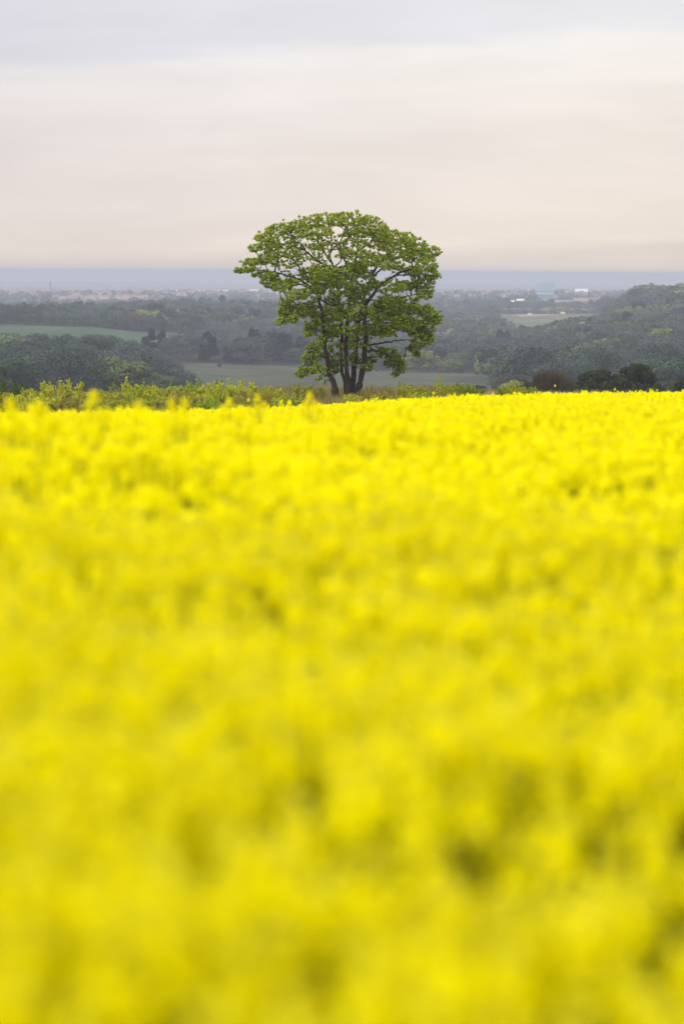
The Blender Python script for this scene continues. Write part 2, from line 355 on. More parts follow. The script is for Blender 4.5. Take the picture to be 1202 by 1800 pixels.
limbs = [
 ([(498, 500, .2), (440, 465, .1), (390, 430, 0), (330, 408, -.1), (250, 383, -.2), (160, 378, -.2), (80, 372, -.2)], [.09, .08, .07, .06, .05, .035, .02]),
 ([(560, 372, .2), (500, 340, -.3), (455, 310, -.6), (420, 280, -.9), (390, 235, -1), (330, 180, -1.1)], [.08, .07, .065, .055, .04, .025]),
 ([(545, 330, .2), (520, 300, .8), (500, 250, 1.2), (455, 205, 1.5), (395, 180, 1.8), (360, 150, 2)], [.07, .06, .05, .045, .035, .02]),
 ([(550, 270, .2), (590, 235, .4), (615, 190, .6), (640, 130, .8)], [.055, .05, .04, .025]),
 ([(470, 470, .3), (430, 420, .8), (385, 370, 1.2), (350, 320, 1.4), (300, 280, 1.5), (220, 265, 1.5)], [.08, .07, .055, .05, .04, .025]),
 ([(505, 640, .1), (470, 610, -.4), (430, 560, -.8), (390, 545, -1), (340, 580, -1.1), (300, 630, -1.2)], [.07, .06, .05, .045, .035, .02]),
 ([(510, 720, 0), (480, 690, -.5), (445, 690, -.8)], [.05, .04, .02]),
 ([(522, 840, -.2), (490, 820, -.7), (450, 850, -1.1), (410, 900, -1.4)], [.055, .045, .035, .02]),
 ([(540, 920, -.2), (520, 900, .4), (495, 930, .8)], [.04, .03, .02]),
 ([(600, 800, .8), (560, 830, 1.2), (540, 850, 1.5)], [.045, .035, .02]),
 ([(732, 775, -.7), (780, 765, -1.2), (830, 758, -1.6), (890, 748, -1.9), (950, 740, -2), (1010, 760, -2)], [.075, .065, .055, .045, .035, .02]),
 ([(735, 800, -.7), (780, 800, -1), (840, 815, -1.4), (890, 860, -1.6)], [.055, .045, .035, .02]),
 ([(726, 700, -.8), (790, 660, -1.5), (860, 650, -2), (940, 640, -2.2), (1040, 610, -2.2)], [.08, .07, .055, .04, .025]),
 ([(722, 620, -.8), (780, 560, -.2), (850, 530, .4), (920, 520, .6), (1000, 500, .6)], [.08, .065, .05, .04, .025]),
 ([(850, 420, -.8), (900, 400, -1), (960, 400, -1.2), (1040, 410, -1.2)], [.06, .05, .04, .02]),
 ([(760, 420, 1.4), (830, 350, 1.8), (900, 310, 2), (980, 290, 2.1), (1060, 290, 2.1)], [.07, .06, .045, .035, .02]),
 ([(690, 270, .3), (740, 240, -.4), (780, 190, -1), (800, 150, -1.2)], [.055, .045, .035, .02]),
 ([(800, 340, 1.4), (840, 290, .8), (880, 240, .4), (940, 220, .2)], [.05, .04, .03, .02]),
 ([(640, 610, -.3), (600, 590, -1.2), (560, 560, -2), (520, 550, -2.5)], [.06, .05, .04, .02]),
 ([(690, 640, 1.1), (740, 600, 1.8), (800, 560, 2.4), (870, 550, 2.8)], [.07, .055, .04, .02]),
 ([(656, 440, 0), (620, 400, -1), (590, 360, -1.8), (520, 350, -2.4)], [.06, .05, .04, .02]),
 ([(630, 730, -.5), (650, 690, -1.5), (670, 660, -2.2), (700, 640, -2.6)], [.05, .04, .03, .02]),
]
nodes = []; plen = []
def smoothpath(P, Rr, step=.12):
    P = np.array(P); Rr = np.array(Rr); s = np.concatenate([[0], np.cumsum(np.linalg.norm(np.diff(P, axis=0), axis=1))])
    n = max(4, int(s[-1] / step)); x = np.linspace(0, s[-1], n)
    out = np.stack([np.interp(x, s, P[:, k]) for k in range(3)], 1)
    for _ in range(3): out[1:-1] = (out[:-2] + out[1:-1] * 2 + out[2:]) / 4
    return out, np.interp(x, s, Rr)
for k_, (pts, rad) in stems.items():
    P, Rr = smoothpath([cp(*p) for p in pts], rad)
    P[:, 0] += .035 * np.sin(np.arange(len(P)) * .5 + len(rad)); P[0, 2] = ground(P[0, 0], P[0, 1]) - .25
    G = Geo(); G.tube(P - base, Rr * .86 * (1 + .09 * R.normal(size=len(P))), 10)
    link("trunk", G.build("trunk", bark), tree)
    for p, r in zip(P, Rr):
        if p[2] > base[2] + 1.2: nodes.append(p); plen.append(.25 * np.linalg.norm(p - base))
BR = Geo()
for pts, rad in limbs:
    P, Rr = smoothpath([cp(*p) for p in pts], rad)
    P[1:-1] += R.normal(size=(len(P) - 2, 3)) * .02
    BR.tube(P - base, Rr, 7)
    for p in P: nodes.append(p); plen.append(.25 * np.linalg.norm(p - base))
# leaf pads: crop x, y, half width, half height, front/back spread, density
pads = [
 (540,108,88,42),(640,112,100,44),(745,140,88,48),(430,130,85,36),(345,148,72,34),(262,165,62,32),(205,200,48,30),(160,205,20,14),(148,258,36,22),(215,250,66,32),
 (300,225,80,40),(240,295,70,28),(330,285,56,30),(410,185,60,32),(130,338,62,22),(62,378,26,13),(110,372,40,16),(190,322,62,20),(185,400,60,22),(228,440,62,32),(285,465,60,24),(330,440,40,22),
 (800,175,60,40),(850,205,90,40),(930,215,70,40),(1000,245,60,40),(1075,285,52,36),(985,300,80,40),(890,280,80,40),(790,235,70,40),(1050,350,60,36),(1085,395,36,34),(960,380,70,26),
 (1030,440,62,44),(1045,500,44,28),(960,460,60,26),(890,470,50,24),(870,350,60,26),(620,290,56,30),(720,290,60,30),(640,180,40,24),(720,180,50,26),(830,310,50,30),(470,250,46,20),(500,175,50,26),
 (500,375,64,34),(440,400,64,36),(520,430,80,40),(600,400,60,40),(600,480,70,44),(680,360,60,34),(760,330,56,30),(720,400,60,30),(460,470,70,36),(370,505,70,32),(320,555,40,32),(300,600,34,34),(285,645,24,20),
 (380,600,56,30),(345,635,30,20),(440,570,30,24),(450,610,36,24),(440,680,34,34),(470,655,26,22),(430,710,22,16),(560,560,50,60),(540,620,44,44),(600,600,36,44),(690,470,70,40),(780,450,44,20),(690,530,60,36),
 (830,545,60,32),(890,555,66,40),(940,590,56,40),(800,600,80,50),(700,600,64,44),(640,650,64,40),(620,690,50,30),(860,640,90,50),(940,660,70,44),(1000,690,56,50),(985,570,30,22),(1045,590,44,30),(1075,620,46,34),(1100,640,26,28),
 (1040,680,46,40),(1055,740,34,40),(1010,750,44,40),(980,790,30,26),(1000,822,20,22),(770,690,70,36),(690,750,60,50),(700,700,50,30),(560,700,36,36),(830,700,60,36),
 (790,800,50,26),(850,815,56,34),(900,850,38,36),(860,870,36,26),(915,900,30,30),(890,925,16,14),(755,850,30,30),(640,800,56,44),(650,850,50,36),(700,860,40,44),(730,890,30,24),(600,760,36,36),(590,850,36,40),(570,890,34,34),
 (480,755,34,28),(500,740,30,24),(450,800,36,28),(490,820,46,34),(430,850,44,34),(430,900,54,32),(390,925,34,22),(480,900,50,32),(500,950,24,26),(540,860,30,30),(545,800,26,30),(530,740,24,26)]
cl = []
sparse = [(470,225,60,30),(520,262,40,30),(440,300,60,26),(560,215,40,36),(600,250,40,30),(645,230,40,30),(400,262,50,24),(490,310,50,26),(360,330,50,28),(290,352,60,22),(260,335,50,18),(310,400,60,20),(690,235,40,30),(860,440,60,24),(410,560,40,20),(830,490,40,20),(660,350,50,40),(990,530,30,16),(470,520,30,40),(520,690,30,40)]
for (x, y, a, b_, dens_) in [p_ + ((.42 if (570 < p_[0] < 730 and p_[1] > 640) or (470 < p_[0] < 560 and p_[1] > 640) else (1.0 if 350 < p_[1] < 720 else .72)),) for p_ in pads] + [p_ + (.32,) for p_ in sparse]:
    rm = 5.2 * math.sqrt(max(.05, 1 - ((x - 590) / 560) ** 2)) * (1 - .35 * max(0, (y - 450) / 550)); am, bm = a * MPX / 3.005, b_ * MPX / 3.005
    copies = 1 if rm < 2.2 else (2 if y < 760 else 1)
    for c_ in range(copies):
        dy = R.uniform(-1, 1) * rm * (.5 if copies == 1 else .9)
        if copies == 2: dy = abs(dy) * (-1 if c_ == 0 else 1)
        n = int((14 + 56 * am * bm / .3 / copies) * dens_)
        u = R.uniform(size=n) ** .5; th = R.uniform(0, 2 * math.pi, n)
        u = np.where(R.uniform(size=n) < .16, u * 1.3, u); px_ = u * np.cos(th); pz = u * np.sin(th)
        dome = np.where(pz < 0, pz * .85, pz)
        cen = cp(x, y, dy)
        P = np.stack([cen[0] + px_ * am, cen[1] + R.normal(size=n) * am * .45, cen[2] + dome * bm], 1)
        cl.append(P)
cl = np.concatenate(cl)
# twigs: every leaf rosette is reached from the nearest wood
order = np.argsort(np.min(np.stack([np.linalg.norm(cl - p, axis=1) for p in nodes[::4]]), axis=0))
cap = len(nodes) + 4 * len(cl); NA = np.zeros((cap, 3)); PL = np.zeros(cap); par = -np.ones(cap, int); nn_ = len(nodes)
NA[:nn_] = nodes; PL[:nn_] = plen; cnt = np.zeros(cap); segs = []
for q in order:
    p = cl[q]; dv = NA[:nn_] - p; dist = np.sqrt((dv ** 2).sum(1))
    k_ = int(np.argmin(dist + .10 * PL[:nn_] + .25 * np.maximum(0, dv[:, 2])))
    a = NA[k_]; Lg = dist[k_]; m = max(1, min(4, int(Lg / .3))); prev = k_
    side = R.normal(size=3) * Lg * .09; side[2] += .06 * Lg
    for s_ in range(1, m + 1):
        f = s_ / m; NA[nn_] = a + (p - a) * f + side * math.sin(math.pi * f); PL[nn_] = PL[prev] + Lg / m; par[nn_] = prev; prev = nn_; nn_ += 1
    while prev >= 0: cnt[prev] += 1; prev = par[prev]
rad = .0085 * np.maximum(cnt, 1) ** .42
n0 = len(nodes)
child = np.arange(n0, nn_); pa = par[child]; A_ = NA[pa] - base; B_ = NA[child] - base
dr = B_ - A_; dr /= np.linalg.norm(dr, axis=1)[:, None] + 1e-9; u1 = perp(dr); u2 = np.cross(dr, u1)
ra = np.minimum(rad[pa], rad[child] * 1.5)[:, None]; ra = np.where((pa < n0)[:, None], rad[child][:, None] * 1.2, ra); rb = rad[child][:, None]
an = [0, 2.094, 4.189]
VV = np.stack([A_ + ra * (u1 * math.cos(x) + u2 * math.sin(x)) for x in an] + [B_ + rb * (u1 * math.cos(x) + u2 * math.sin(x)) for x in an], 1)
ii = np.arange(len(child))[:, None] * 6
BR.quads(VV.reshape(-1, 3), np.concatenate([ii + [0, 1, 4, 3], ii + [1, 2, 5, 4], ii + [2, 0, 3, 5]], 0), 0)
link("branches", BR.build("branches", bark), tree)
bronze = leafy("young_bronze_leaf", (.32, .27, .03), (.44, .38, .05), .4)
LG = Geo()
nl = 22; hz = (cl[:, 2] - base[2]) / 12.0; bz = np.repeat(R.uniform(size=len(cl)) < np.clip(hz - .45, 0, 1) * .5, nl); C_ = np.repeat(cl, nl, axis=0); d = rdir(len(C_)); d[:, 2] = d[:, 2] * .75 + .12
sz = R.uniform(.027, .050, len(C_))[:, None]
C_ = C_ + d * R.uniform(.03, .15, len(C_))[:, None]
nrm = d * .8 + rdir(len(d)) * .55 + np.array([0, 0, .45]); nrm /= np.linalg.norm(nrm, axis=1)[:, None]
U_ = np.cross(nrm, rdir(len(d))); U_ /= np.linalg.norm(U_, axis=1)[:, None] + 1e-9; W_ = np.cross(nrm, U_)
LG.cards(C_ - base, U_ * sz, W_ * sz * .85, np.where(bz & (R.uniform(size=len(C_)) < .5), 1, 0))
link("crown", LG.build("crown", [leafm, bronze]), tree)

# ------------------------------------------------------------------ rapeseed crop
petal = leafy("rape_petal", (.90, .815, .001), (.95, .90, .002), .42)
bud = leafy("rape_bud", (.60, .56, .03), (.75, .70, .04), .3)
stemm = leafy("rape_stem", (.16, .20, .02), (.24, .27, .03), .1)
rleaf = leafy("rape_leaf", (.07, .085, .006), (.14, .15, .008), .3)
CM = [petal, bud, stemm, rleaf]
def add_tint(me, counts, amp=.9):
    a = me.attributes.new('tint', 'FLOAT', 'FACE'); v = np.concatenate([np.repeat(1 - amp / 2 + amp * R.uniform(size=n_), q_) for n_, q_ in counts]); a.data.foreach_set('value', v.astype(np.float32))
def place(base_geo, P, yaw, sc, lean=None):
    """copies of a small template (list of V,Q,mat) at many places, as one block"""
    V, Q, M = base_geo; n = len(P); c, s = np.cos(yaw), np.sin(yaw)
    x = V[None, :, 0] * c[:, None] - V[None, :, 1] * s[:, None]; y = V[None, :, 0] * s[:, None] + V[None, :, 1] * c[:, None]; z = np.repeat(V[None, :, 2], n, 0)
    if lean is not None: x = x + z * lean[:, :1]; y = y + z * lean[:, 1:]
    out = np.stack([x, y, z], 2) * sc[:, None, None] + P[:, None]
    q = (Q[None] + (np.arange(n) * len(V))[:, None, None]).reshape(-1, 4)
    return out.reshape(-1, 3), q, np.tile(M, n)
def raceme(g, top, nf, rad_, hgt, fs, budn=1):
    """open flowers round a short spike with a knot of buds on top"""
    th = R.uniform(0, 6.28, nf); h = R.uniform(0, 1, nf); rr_ = rad_ * (1.0 - .45 * h) * R.uniform(.75, 1.1, nf)
    C = np.stack([rr_ * np.cos(th), rr_ * np.sin(th), (h - 1) * hgt], 1) + top
    nr_ = np.stack([np.cos(th) * .8, np.sin(th) * .8, .3 + .8 * h], 1) + R.normal(size=(nf, 3)) * .35; nr_ /= np.linalg.norm(nr_, axis=1)[:, None]
    U = np.cross(nr_, rdir(nf)); U /= np.linalg.norm(U, axis=1)[:, None]; Wv = np.cross(nr_, U)
    s1 = fs * R.uniform(.8, 1.15, nf)[:, None]
    if nf > 15:                     # four petals: two crossed strips
        g.cards(C, U * s1, Wv * s1 * .42, 0); g.cards(C + nr_ * .0008, Wv * s1, U * s1 * .42, 0)
    else: g.cards(C, U * s1, Wv * s1, 0)
    if budn:
        B = np.array(top) + np.stack([R.normal(size=budn) * .007, R.normal(size=budn) * .007, R.uniform(0, .02, budn)], 1)
        dd_ = rdir(budn); U = perp(dd_); g.cards(B, U * .006, np.cross(dd_, U) * .009, 1)
def plant(level):
    g = Geo(); nr_ = {0: 7, 1: 6, 2: 5}[level]; nf = {0: 26, 1: 9, 2: 4}[level]; fs = {0: .011, 1: .017, 2: .026}[level]; bn = {0: 8, 1: 2, 2: 0}[level]
    tops = [np.array([0, 0, 0.0])]
    for q in range(nr_ - 1):
        a = q * 6.28 / (nr_ - 1) + R.uniform(-.4, .4); rr_ = R.uniform(.06, .17); tops.append(np.array([rr_ * math.cos(a), rr_ * math.sin(a), -R.uniform(.0, .19)]))
    for q, tp in enumerate(tops):
        raceme(g, tp, nf, R.uniform(.026, .036), R.uniform(.05, .10), fs, bn)
        b0 = np.array([0, 0, -.45 - .08 * q]) if q else np.array([0, 0, -1.2])
        wv = np.array([.003, .003, 0]) * (1 if q else 1.6) * (1 if level < 2 else 1.5)
        mid = (b0 + tp) / 2 + np.array([tp[0] * .3, tp[1] * .3, 0])
        g.spikes(np.array([b0, mid]), np.array([mid, tp]) , wv, 2); g.spikes(np.array([b0, mid]), np.array([mid, tp]), wv * [1, -1, 1], 2)
    nlf = {0: 9, 1: 5, 2: 3}[level]
    th = R.uniform(0, 6.28, nlf); rr_ = R.uniform(.06, .16, nlf); C = np.stack([rr_ * np.cos(th), rr_ * np.sin(th), -R.uniform(.28, .95, nlf)], 1)
    out = np.stack([np.cos(th), np.sin(th), R.uniform(-.5, .5, nlf)], 1); sd_ = np.stack([-np.sin(th), np.cos(th), 0 * th], 1)
    g.cards(C, out * .085, sd_ * .035, 3)
    return np.concatenate(g.v), np.concatenate(g.q), np.concatenate(g.m)
CG = Geo()
def wave(x, y):
    return .035 * np.sin(x * 1.9 + y * .7) + .03 * np.sin(x * .8 - y * 1.3 + 1) + .02 * np.sin(y * 2.9 + x * 2.2)
for lev, d0, d1, dens in ((0, 1.5, 10, 31), (1, 10, 42, 17), (2, 42, 133, 12)):
    half = .145 * d1 + 1.6 + .03 * d1
    yy = R.uniform(d0 if lev else 1.4, d1, int(dens * 2 * half * (d1 - d0))); xx = R.uniform(-half, half, len(yy))
    d = np.hypot(xx, yy); t_ = xx / yy
    ok = (np.abs(xx) < .175 * yy + 1.3) & (d >= d0) & (d < d1) & (d < edge_d(np.clip(t_, -.35, .35)) + R.normal(size=len(yy)) * .8)
    # thin patches where the crop opens to its dark leaves
    patch = np.sin(xx * 2.3 + 1.1 * np.sin(yy * 1.7)) * np.sin(yy * 2.1 + xx * .9 + .6)
    ok &= ~((patch > np.where(d < 5, .4, .97)) & (R.uniform(size=len(yy)) < .6))
    xx, yy, d, t_ = xx[ok], yy[ok], d[ok], t_[ok]
    z = crop_top(np.clip(t_, -.35, .35), d) + wave(xx, yy) + R.normal(size=len(xx)) * (.042 if lev == 0 else .055) - .03
    tall = (px_of(xx, yy) < 560) & (d > 11) & (d < 22); z = z + np.where(tall, np.abs(R.normal(size=len(xx))) * .075 - .03, 0)
    which = R.integers(0, 8, len(xx)); P = np.stack([xx, yy, z], 1); yaw = R.uniform(0, 6.28, len(xx)); s_ = R.uniform(.85, 1.15, len(xx)); ln = R.normal(size=(len(xx), 2)) * .07
    for v in range(8):
        k_ = which == v; V, Q, M = place(plant(lev), P[k_], yaw[k_], s_[k_], ln[k_]); CG.quads(V, Q, M)
    print('crop', lev, len(xx))
link("rapeseed_crop", CG.build("rapeseed_crop", CM), kind='stuff')['label'] = "dense yellow flowering rapeseed crop filling the whole field"

# tall single plants that stand above the crop
sprigs = [(20, 700, 14), (70, 706, 13), (165, 688, 16), (243, 705, 15), (303, 702, 17), (325, 700, 18), (403, 700, 24), (453, 693, 26), (544, 688, 25), (700, 713, 22), (110, 722, 30),
          (437, 700, 60), (495, 703, 45), (762, 688, 70), (975, 676, 95), (1080, 682, 90), (1142, 683, 85)]
for k_, (px, py, d) in enumerate(sprigs):
    tp = at(px, py, d); gz = float(ground(tp[0], tp[1])); hh = tp[2] - gz
    r = thing("rapeseed_plant", "tall yellow rapeseed plant standing above the crop", "rapeseed plant", (tp[0], tp[1], gz), "tall rapeseed plants standing above the field")
    g = Geo(); R_ = .034
    raceme(g, np.array([0, 0, hh]), 60, R_, .085, .012, 0)
    for q in range(0): raceme(g, np.array([R.uniform(-.05, .05), R.uniform(-.05, .05), hh - .07 - .05 * q]), 26, .028, .06, .012, 0)
    link("flower_head", g.build("flower_head", petal), r)
    if d < 30:
        for q in range(5):
            a = q * 1.257 + k_; tp2 = np.array([.10 * math.cos(a), .10 * math.sin(a), hh - R.uniform(.07, .2)]) * [R.uniform(.5, 1.2), R.uniform(.5, 1.2), 1]
            g = Geo(); raceme(g, tp2, 30, .032, .07, .012, 0); link("flower_head", g.build("flower_head", petal), r)
            g = Geo(); g.tube([[0, 0, hh - .5], tp2 * [.6, .6, 1] - [0, 0, .15], tp2], [.004, .003, .002], 4); link("side_stem", g.build("side_stem", stemm), r)
    g = Geo(); pts = np.array([[0, 0, -.02], [.01, 0, hh * .5], [0, 0, hh]]); g.tube(pts, [.006, .005, .003], 5); link("stem", g.build("stem", stemm), r)
    g = Geo(); th = R.uniform(0, 6.28, 8); C = np.stack([.09 * np.cos(th), .09 * np.sin(th), hh - R.uniform(.35, .9, 8)], 1)
    g.cards(C, np.stack([np.cos(th), np.sin(th), .2 + 0 * th], 1) * .08, np.stack([-np.sin(th), np.cos(th), 0 * th], 1) * .03); link("leaves", g.build("leaves", rleaf), r)
    r['label'] = ["broad blurred yellow flower head at the field's left end, nearest the picture edge", "second blurred yellow flower head from the left end of the field edge",
      "tall blurred yellow flower head before the left shrubs, well above the crop", "wide blurred yellow flower head between the tallest left one and the twin heads",
      "left one of the twin yellow flower heads before the yellow-green shrubs", "right one of the twin yellow flower heads before the yellow-green shrubs",
      "small soft yellow flower head just right of the twin heads", "small soft yellow flower head under the tallest shrub shoots", "round yellow flower head standing alone left of the tree trunks",
      "soft yellow flower head on the crop right below the tree's right side", "short sharper yellow flower head low before the far left shrubs", "tiny yellow flower head between two soft ones left of the tree",
      "tiny yellow flower head low in the brown grass left of the tree", "tiny sharp yellow flower head right of the tree before the sparse saplings", "tall sharp yellow-green sprig before the brown bush",
      "tiny sharp yellow flower head before the left dark evergreen", "tiny sharp yellow flower head before the right dark evergreen"][k_]

# ------------------------------------------------------------------ rough grass and shrubs at the field edge
def gz_(x, y): return float(ground(x, y))
GG = Geo(); n = 95000
px = R.uniform(-160, 1330, n); d = R.uniform(112, 178, n); tt = (px - 601) / FPX; yy = d / np.sqrt(1 + tt ** 2); xx = tt * yy
ok = (d > edge_d(tt) + R.normal(size=n) * .8) & ((px < 830) | (R.uniform(size=n) < .25)); xx, yy, d = xx[ok], yy[ok], d[ok]; n = len(xx); zz_ = ground(xx, yy)
patch = .5 + .5 * np.sin(xx * .9 + 2 * np.sin(yy * .4)) * np.sin(yy * .5 + xx * .35)
hgt = R.uniform(.2, .62, n) * (.6 + .6 * patch) * np.where(px_of(xx, yy) > 830, .6, 1)
B = np.stack([xx, yy, zz_ - .03], 1); T = B + np.stack([R.normal(size=n) * .12, R.normal(size=n) * .12, hgt], 1)
an = R.uniform(0, math.pi, n); Wd = np.stack([np.cos(an), np.sin(an), 0 * an], 1) * R.uniform(.012, .03, n)[:, None]
mt = np.where(R.uniform(size=n) < .5 - .25 * patch, 0, np.where(R.uniform(size=n) < .55, 1, 2))
GG.spikes(B, T, Wd, mt)
gms = [leafy("dry_grass", (.26, .18, .09), (.40, .29, .14), .25), leafy("green_grass", (.20, .24, .03), (.34, .36, .05), .3), leafy("brown_stalk", (.13, .08, .045), (.20, .12, .07), .15)]
link("rough_grass", GG.build("rough_grass", gms), kind='stuff')['label'] = "rough brownish grass along the far edge of the field"

shrub_leaf = {'yellow': leafy("shrub_leaf_yellow", (.28, .32, .02), (.52, .51, .04), .4, objvar=.3), 'green': leafy("shrub_leaf_green", (.20, .30, .025), (.40, .46, .04), .4, objvar=.3),
              'dark': leafy("shrub_leaf_dark", (.05, .09, .015), (.10, .15, .02), .3, objvar=.3), 'tan': leafy("shrub_leaf_tan", (.22, .20, .04), (.34, .31, .05), .3, objvar=.3)}
twig = solid("twig", (.10, .07, .045), .9, .3, 5)
def make_shrub(kind, h, wdt, nst, nlf, name="shrub"):
    r = thing(name, "shrub", "shrub", (0, 0, 0)); gs, gl = Geo(), Geo(); Cs = []
    for q in range(nst):
        a = R.uniform(0, 6.28); rr_ = wdt * math.sqrt(R.uniform()); hh = h * R.uniform(.45, 1) ** 1.3 * (1 - .3 * rr_ / wdt)
        tipp = np.array([rr_ * math.cos(a), rr_ * math.sin(a), hh]); b0 = np.array([tipp[0] * .35, tipp[1] * .35, -.05]); md = (b0 + tipp) / 2 + R.normal(size=3) * .12 + [tipp[0] * .15, tipp[1] * .15, 0]
        pts = np.array([b0, md, tipp]); gs.tube(pts, [.018, .012, .005], 4)
        f = R.uniform(.18, 1, nlf) ** .8; P = b0 * (1 - f[:, None]) ** 2 + 2 * md * (f * (1 - f))[:, None] + tipp * (f ** 2)[:, None]
        P = P + rdir(nlf) * (R.uniform(.04, .34, nlf) * (1.2 - f) ** .7)[:, None]; Cs.append(P)
    C = np.concatenate(Cs); C[:, 2] = np.maximum(C[:, 2], .03); nrm = rdir(len(C)) + [0, 0, .4]; nrm /= np.linalg.norm(nrm, axis=1)[:, None]; U = perp(nrm); Wv = np.cross(nrm, U); s1 = R.uniform(.03, .055, len(C))[:, None]
    gl.cards(C, U * s1, Wv * s1 * .75)
    link("stems", gs.build("stems", twig), r); link("leaves", gl.build("leaves", shrub_leaf[kind]), r)
    return r
SV = {'yellow': [make_shrub('yellow', 1.5, .85, 24, 85), make_shrub('yellow', 1.2, 1.0, 28, 75)],
      'green': [make_shrub('green', 1.6, .8, 22, 85), make_shrub('green', 1.3, 1.0, 28, 75)],
      'dark': [make_shrub('dark', 1.9, 1.0, 20, 90)],
      'tan': [make_shrub('tan', .9, .9, 18, 40)],
      'sapling': [make_shrub('green', 2.0, .35, 5, 60, "sapling"), make_shrub('yellow', 1.8, .3, 4, 60, "sapling")]}
used = set()
def put_shrub(kind, v, px, top, d, label, group, wide=1.0):
    proto = SV[kind][v % len(SV[kind])]; p = at(px, top, d); z = gz_(p[0], p[1]); H = {'yellow': (1.5, 1.2), 'green': (1.6, 1.3), 'dark': (1.9,), 'tan': (.9,), 'sapling': (2.0, 1.8)}[kind][v % len(SV[kind])]
    s = max(.35, (p[2] - z) / H / .93)
    ws = .5 + .5 * s
    if proto.name not in used and s > 0:
        used.add(proto.name); proto.location = (p[0], p[1], z); proto.scale = (ws * wide, ws * wide, s); proto['label'] = label; proto['category'] = 'sapling' if kind == 'sapling' else 'shrub'
        if group: proto['group'] = group
        return proto
    r = dup(proto, (p[0], p[1], z), R.uniform(0, 6.28), (ws * wide, ws * wide, s), label, group); r['category'] = 'sapling' if kind == 'sapling' else 'shrub'
    return r
word = {'yellow': 'yellow-green leafy shrub', 'green': 'mid-green leafy shrub', 'dark': 'dark green leafy shrub', 'tan': 'low tan twiggy shrub', 'sapling': 'thin upright leafy sapling'}
key = [('dark', 6, 655, 152), ('dark', 30, 676, 150), ('green', 52, 680, 147), ('yellow', 78, 672, 148), ('green', 100, 670, 150), ('yellow', 122, 668, 146), ('green', 142, 684, 150), ('yellow', 178, 688, 150), ('sapling', 200, 668, 148),
       ('sapling', 222, 668, 146), ('yellow', 232, 676, 149), ('green', 250, 677, 150), ('yellow', 272, 680, 147), ('green', 296, 680, 149), ('yellow', 322, 678, 148), ('green', 345, 672, 151), ('yellow', 362, 676, 148), ('yellow', 386, 672, 147),
       ('sapling', 405, 664, 149), ('yellow', 426, 670, 148), ('green', 446, 680, 152), ('yellow', 466, 680, 150), ('yellow', 490, 688, 151), ('green', 528, 678, 156), ('tan', 560, 686, 155), ('yellow', 614, 697, 150), ('tan', 640, 692, 152), ('tan', 668, 690, 154),
       ('sapling', 706, 668, 156), ('yellow', 724, 678, 154), ('green', 742, 683, 155), ('sapling', 770, 664, 154), ('green', 776, 676, 157), ('yellow', 792, 682, 156), ('green', 810, 672, 158), ('green', 828, 680, 156), ('green', 884, 682, 160), ('yellow', 902, 680, 158), ('green', 928, 681, 160)]
place_w = [(60, 'at the far left end of the field edge'), (160, 'below the lone field tree at left'), (240, 'before the dark hillside wood at left'), (330, 'below the pointed dark trees'), (440, 'before the valley meadow left of the tree'),
           (560, 'just left of the big tree trunks'), (690, 'at the foot of the big tree'), (790, 'just right of the big tree'), (960, 'left of the brown bush'), (2000, 'x')]
from collections import Counter
seen_w = Counter()
ordw = ['', ', second of its kind there', ', third of its kind there', ', fourth of its kind there']
for k_, (kd, px, top, d) in enumerate(key):
    wh = next(s for lim, s in place_w if px < lim); c_ = (kd, wh); n_ = seen_w[c_]; seen_w[c_] += 1
    put_shrub(kd, k_, px, top - 6, d, word[kd] + ' ' + wh, 'shrubs and saplings along the far field edge')
for k_ in range(64):                      # lower filling of the same hedge
    px = R.uniform(-40, 520) if k_ < 50 else R.uniform(640, 960)
    kd = ['yellow', 'green', 'tan'][int(R.integers(0, 3))] if k_ < 50 else ['yellow', 'tan', 'green'][int(R.integers(0, 3))]
    put_shrub(kd, int(R.integers(0, 2)), px, R.uniform(680, 700) if px < 520 else R.uniform(686, 694), R.uniform(128, 146), 'low ' + {'yellow': 'yellow-green', 'green': 'mid-green', 'tan': 'tan'}[kd] + ' front-row shrub ' + next(s for lim, s in place_w if px < lim),
              'low ' + kd + (' shrubs left' if px < 520 else ' shrubs right') + ' of the tree', 1.15)

# ------------------------------------------------------------------ trees of the valley
wcol = {'bare': ((.056, .072, .068), (.074, .090, .080)), 'olive': ((.072, .095, .038), (.092, .118, .044)), 'fresh': ((.12, .15, .026), (.20, .225, .04)), 'dark': ((.007, .016, .014), (.018, .032, .022)),
        'green': ((.040, .066, .038), (.052, .082, .043)), 'rust': ((.076, .062, .056), (.09, .074, .065))}
wm = {k: leafy("crown_" + k, a, b_, .08, objvar=.9) for k, (a, b_) in wcol.items()}
wm2 = {}
for k, (a, b_) in wcol.items():           # the same crowns for the merged woods: brightness varies per tree through the mesh attribute
    m_ = leafy("wood_" + k, a, b_, .08, objvar=.01); t = m_.node_tree; oi = next(n_ for n_ in t.nodes if n_.type == 'OBJECT_INFO')
    an_ = t.nodes.new('ShaderNodeAttribute'); an_.attribute_name = 'tint'; sc_n = next(n_ for n_ in t.nodes if n_.type == 'VECT_MATH'); t.links.new(an_.outputs['Fac'], sc_n.inputs['Scale']); wm2[k] = m_
tbark = solid("tree_bark", (.055, .045, .036), .9, .3, 1)
KINDS = list(wm)
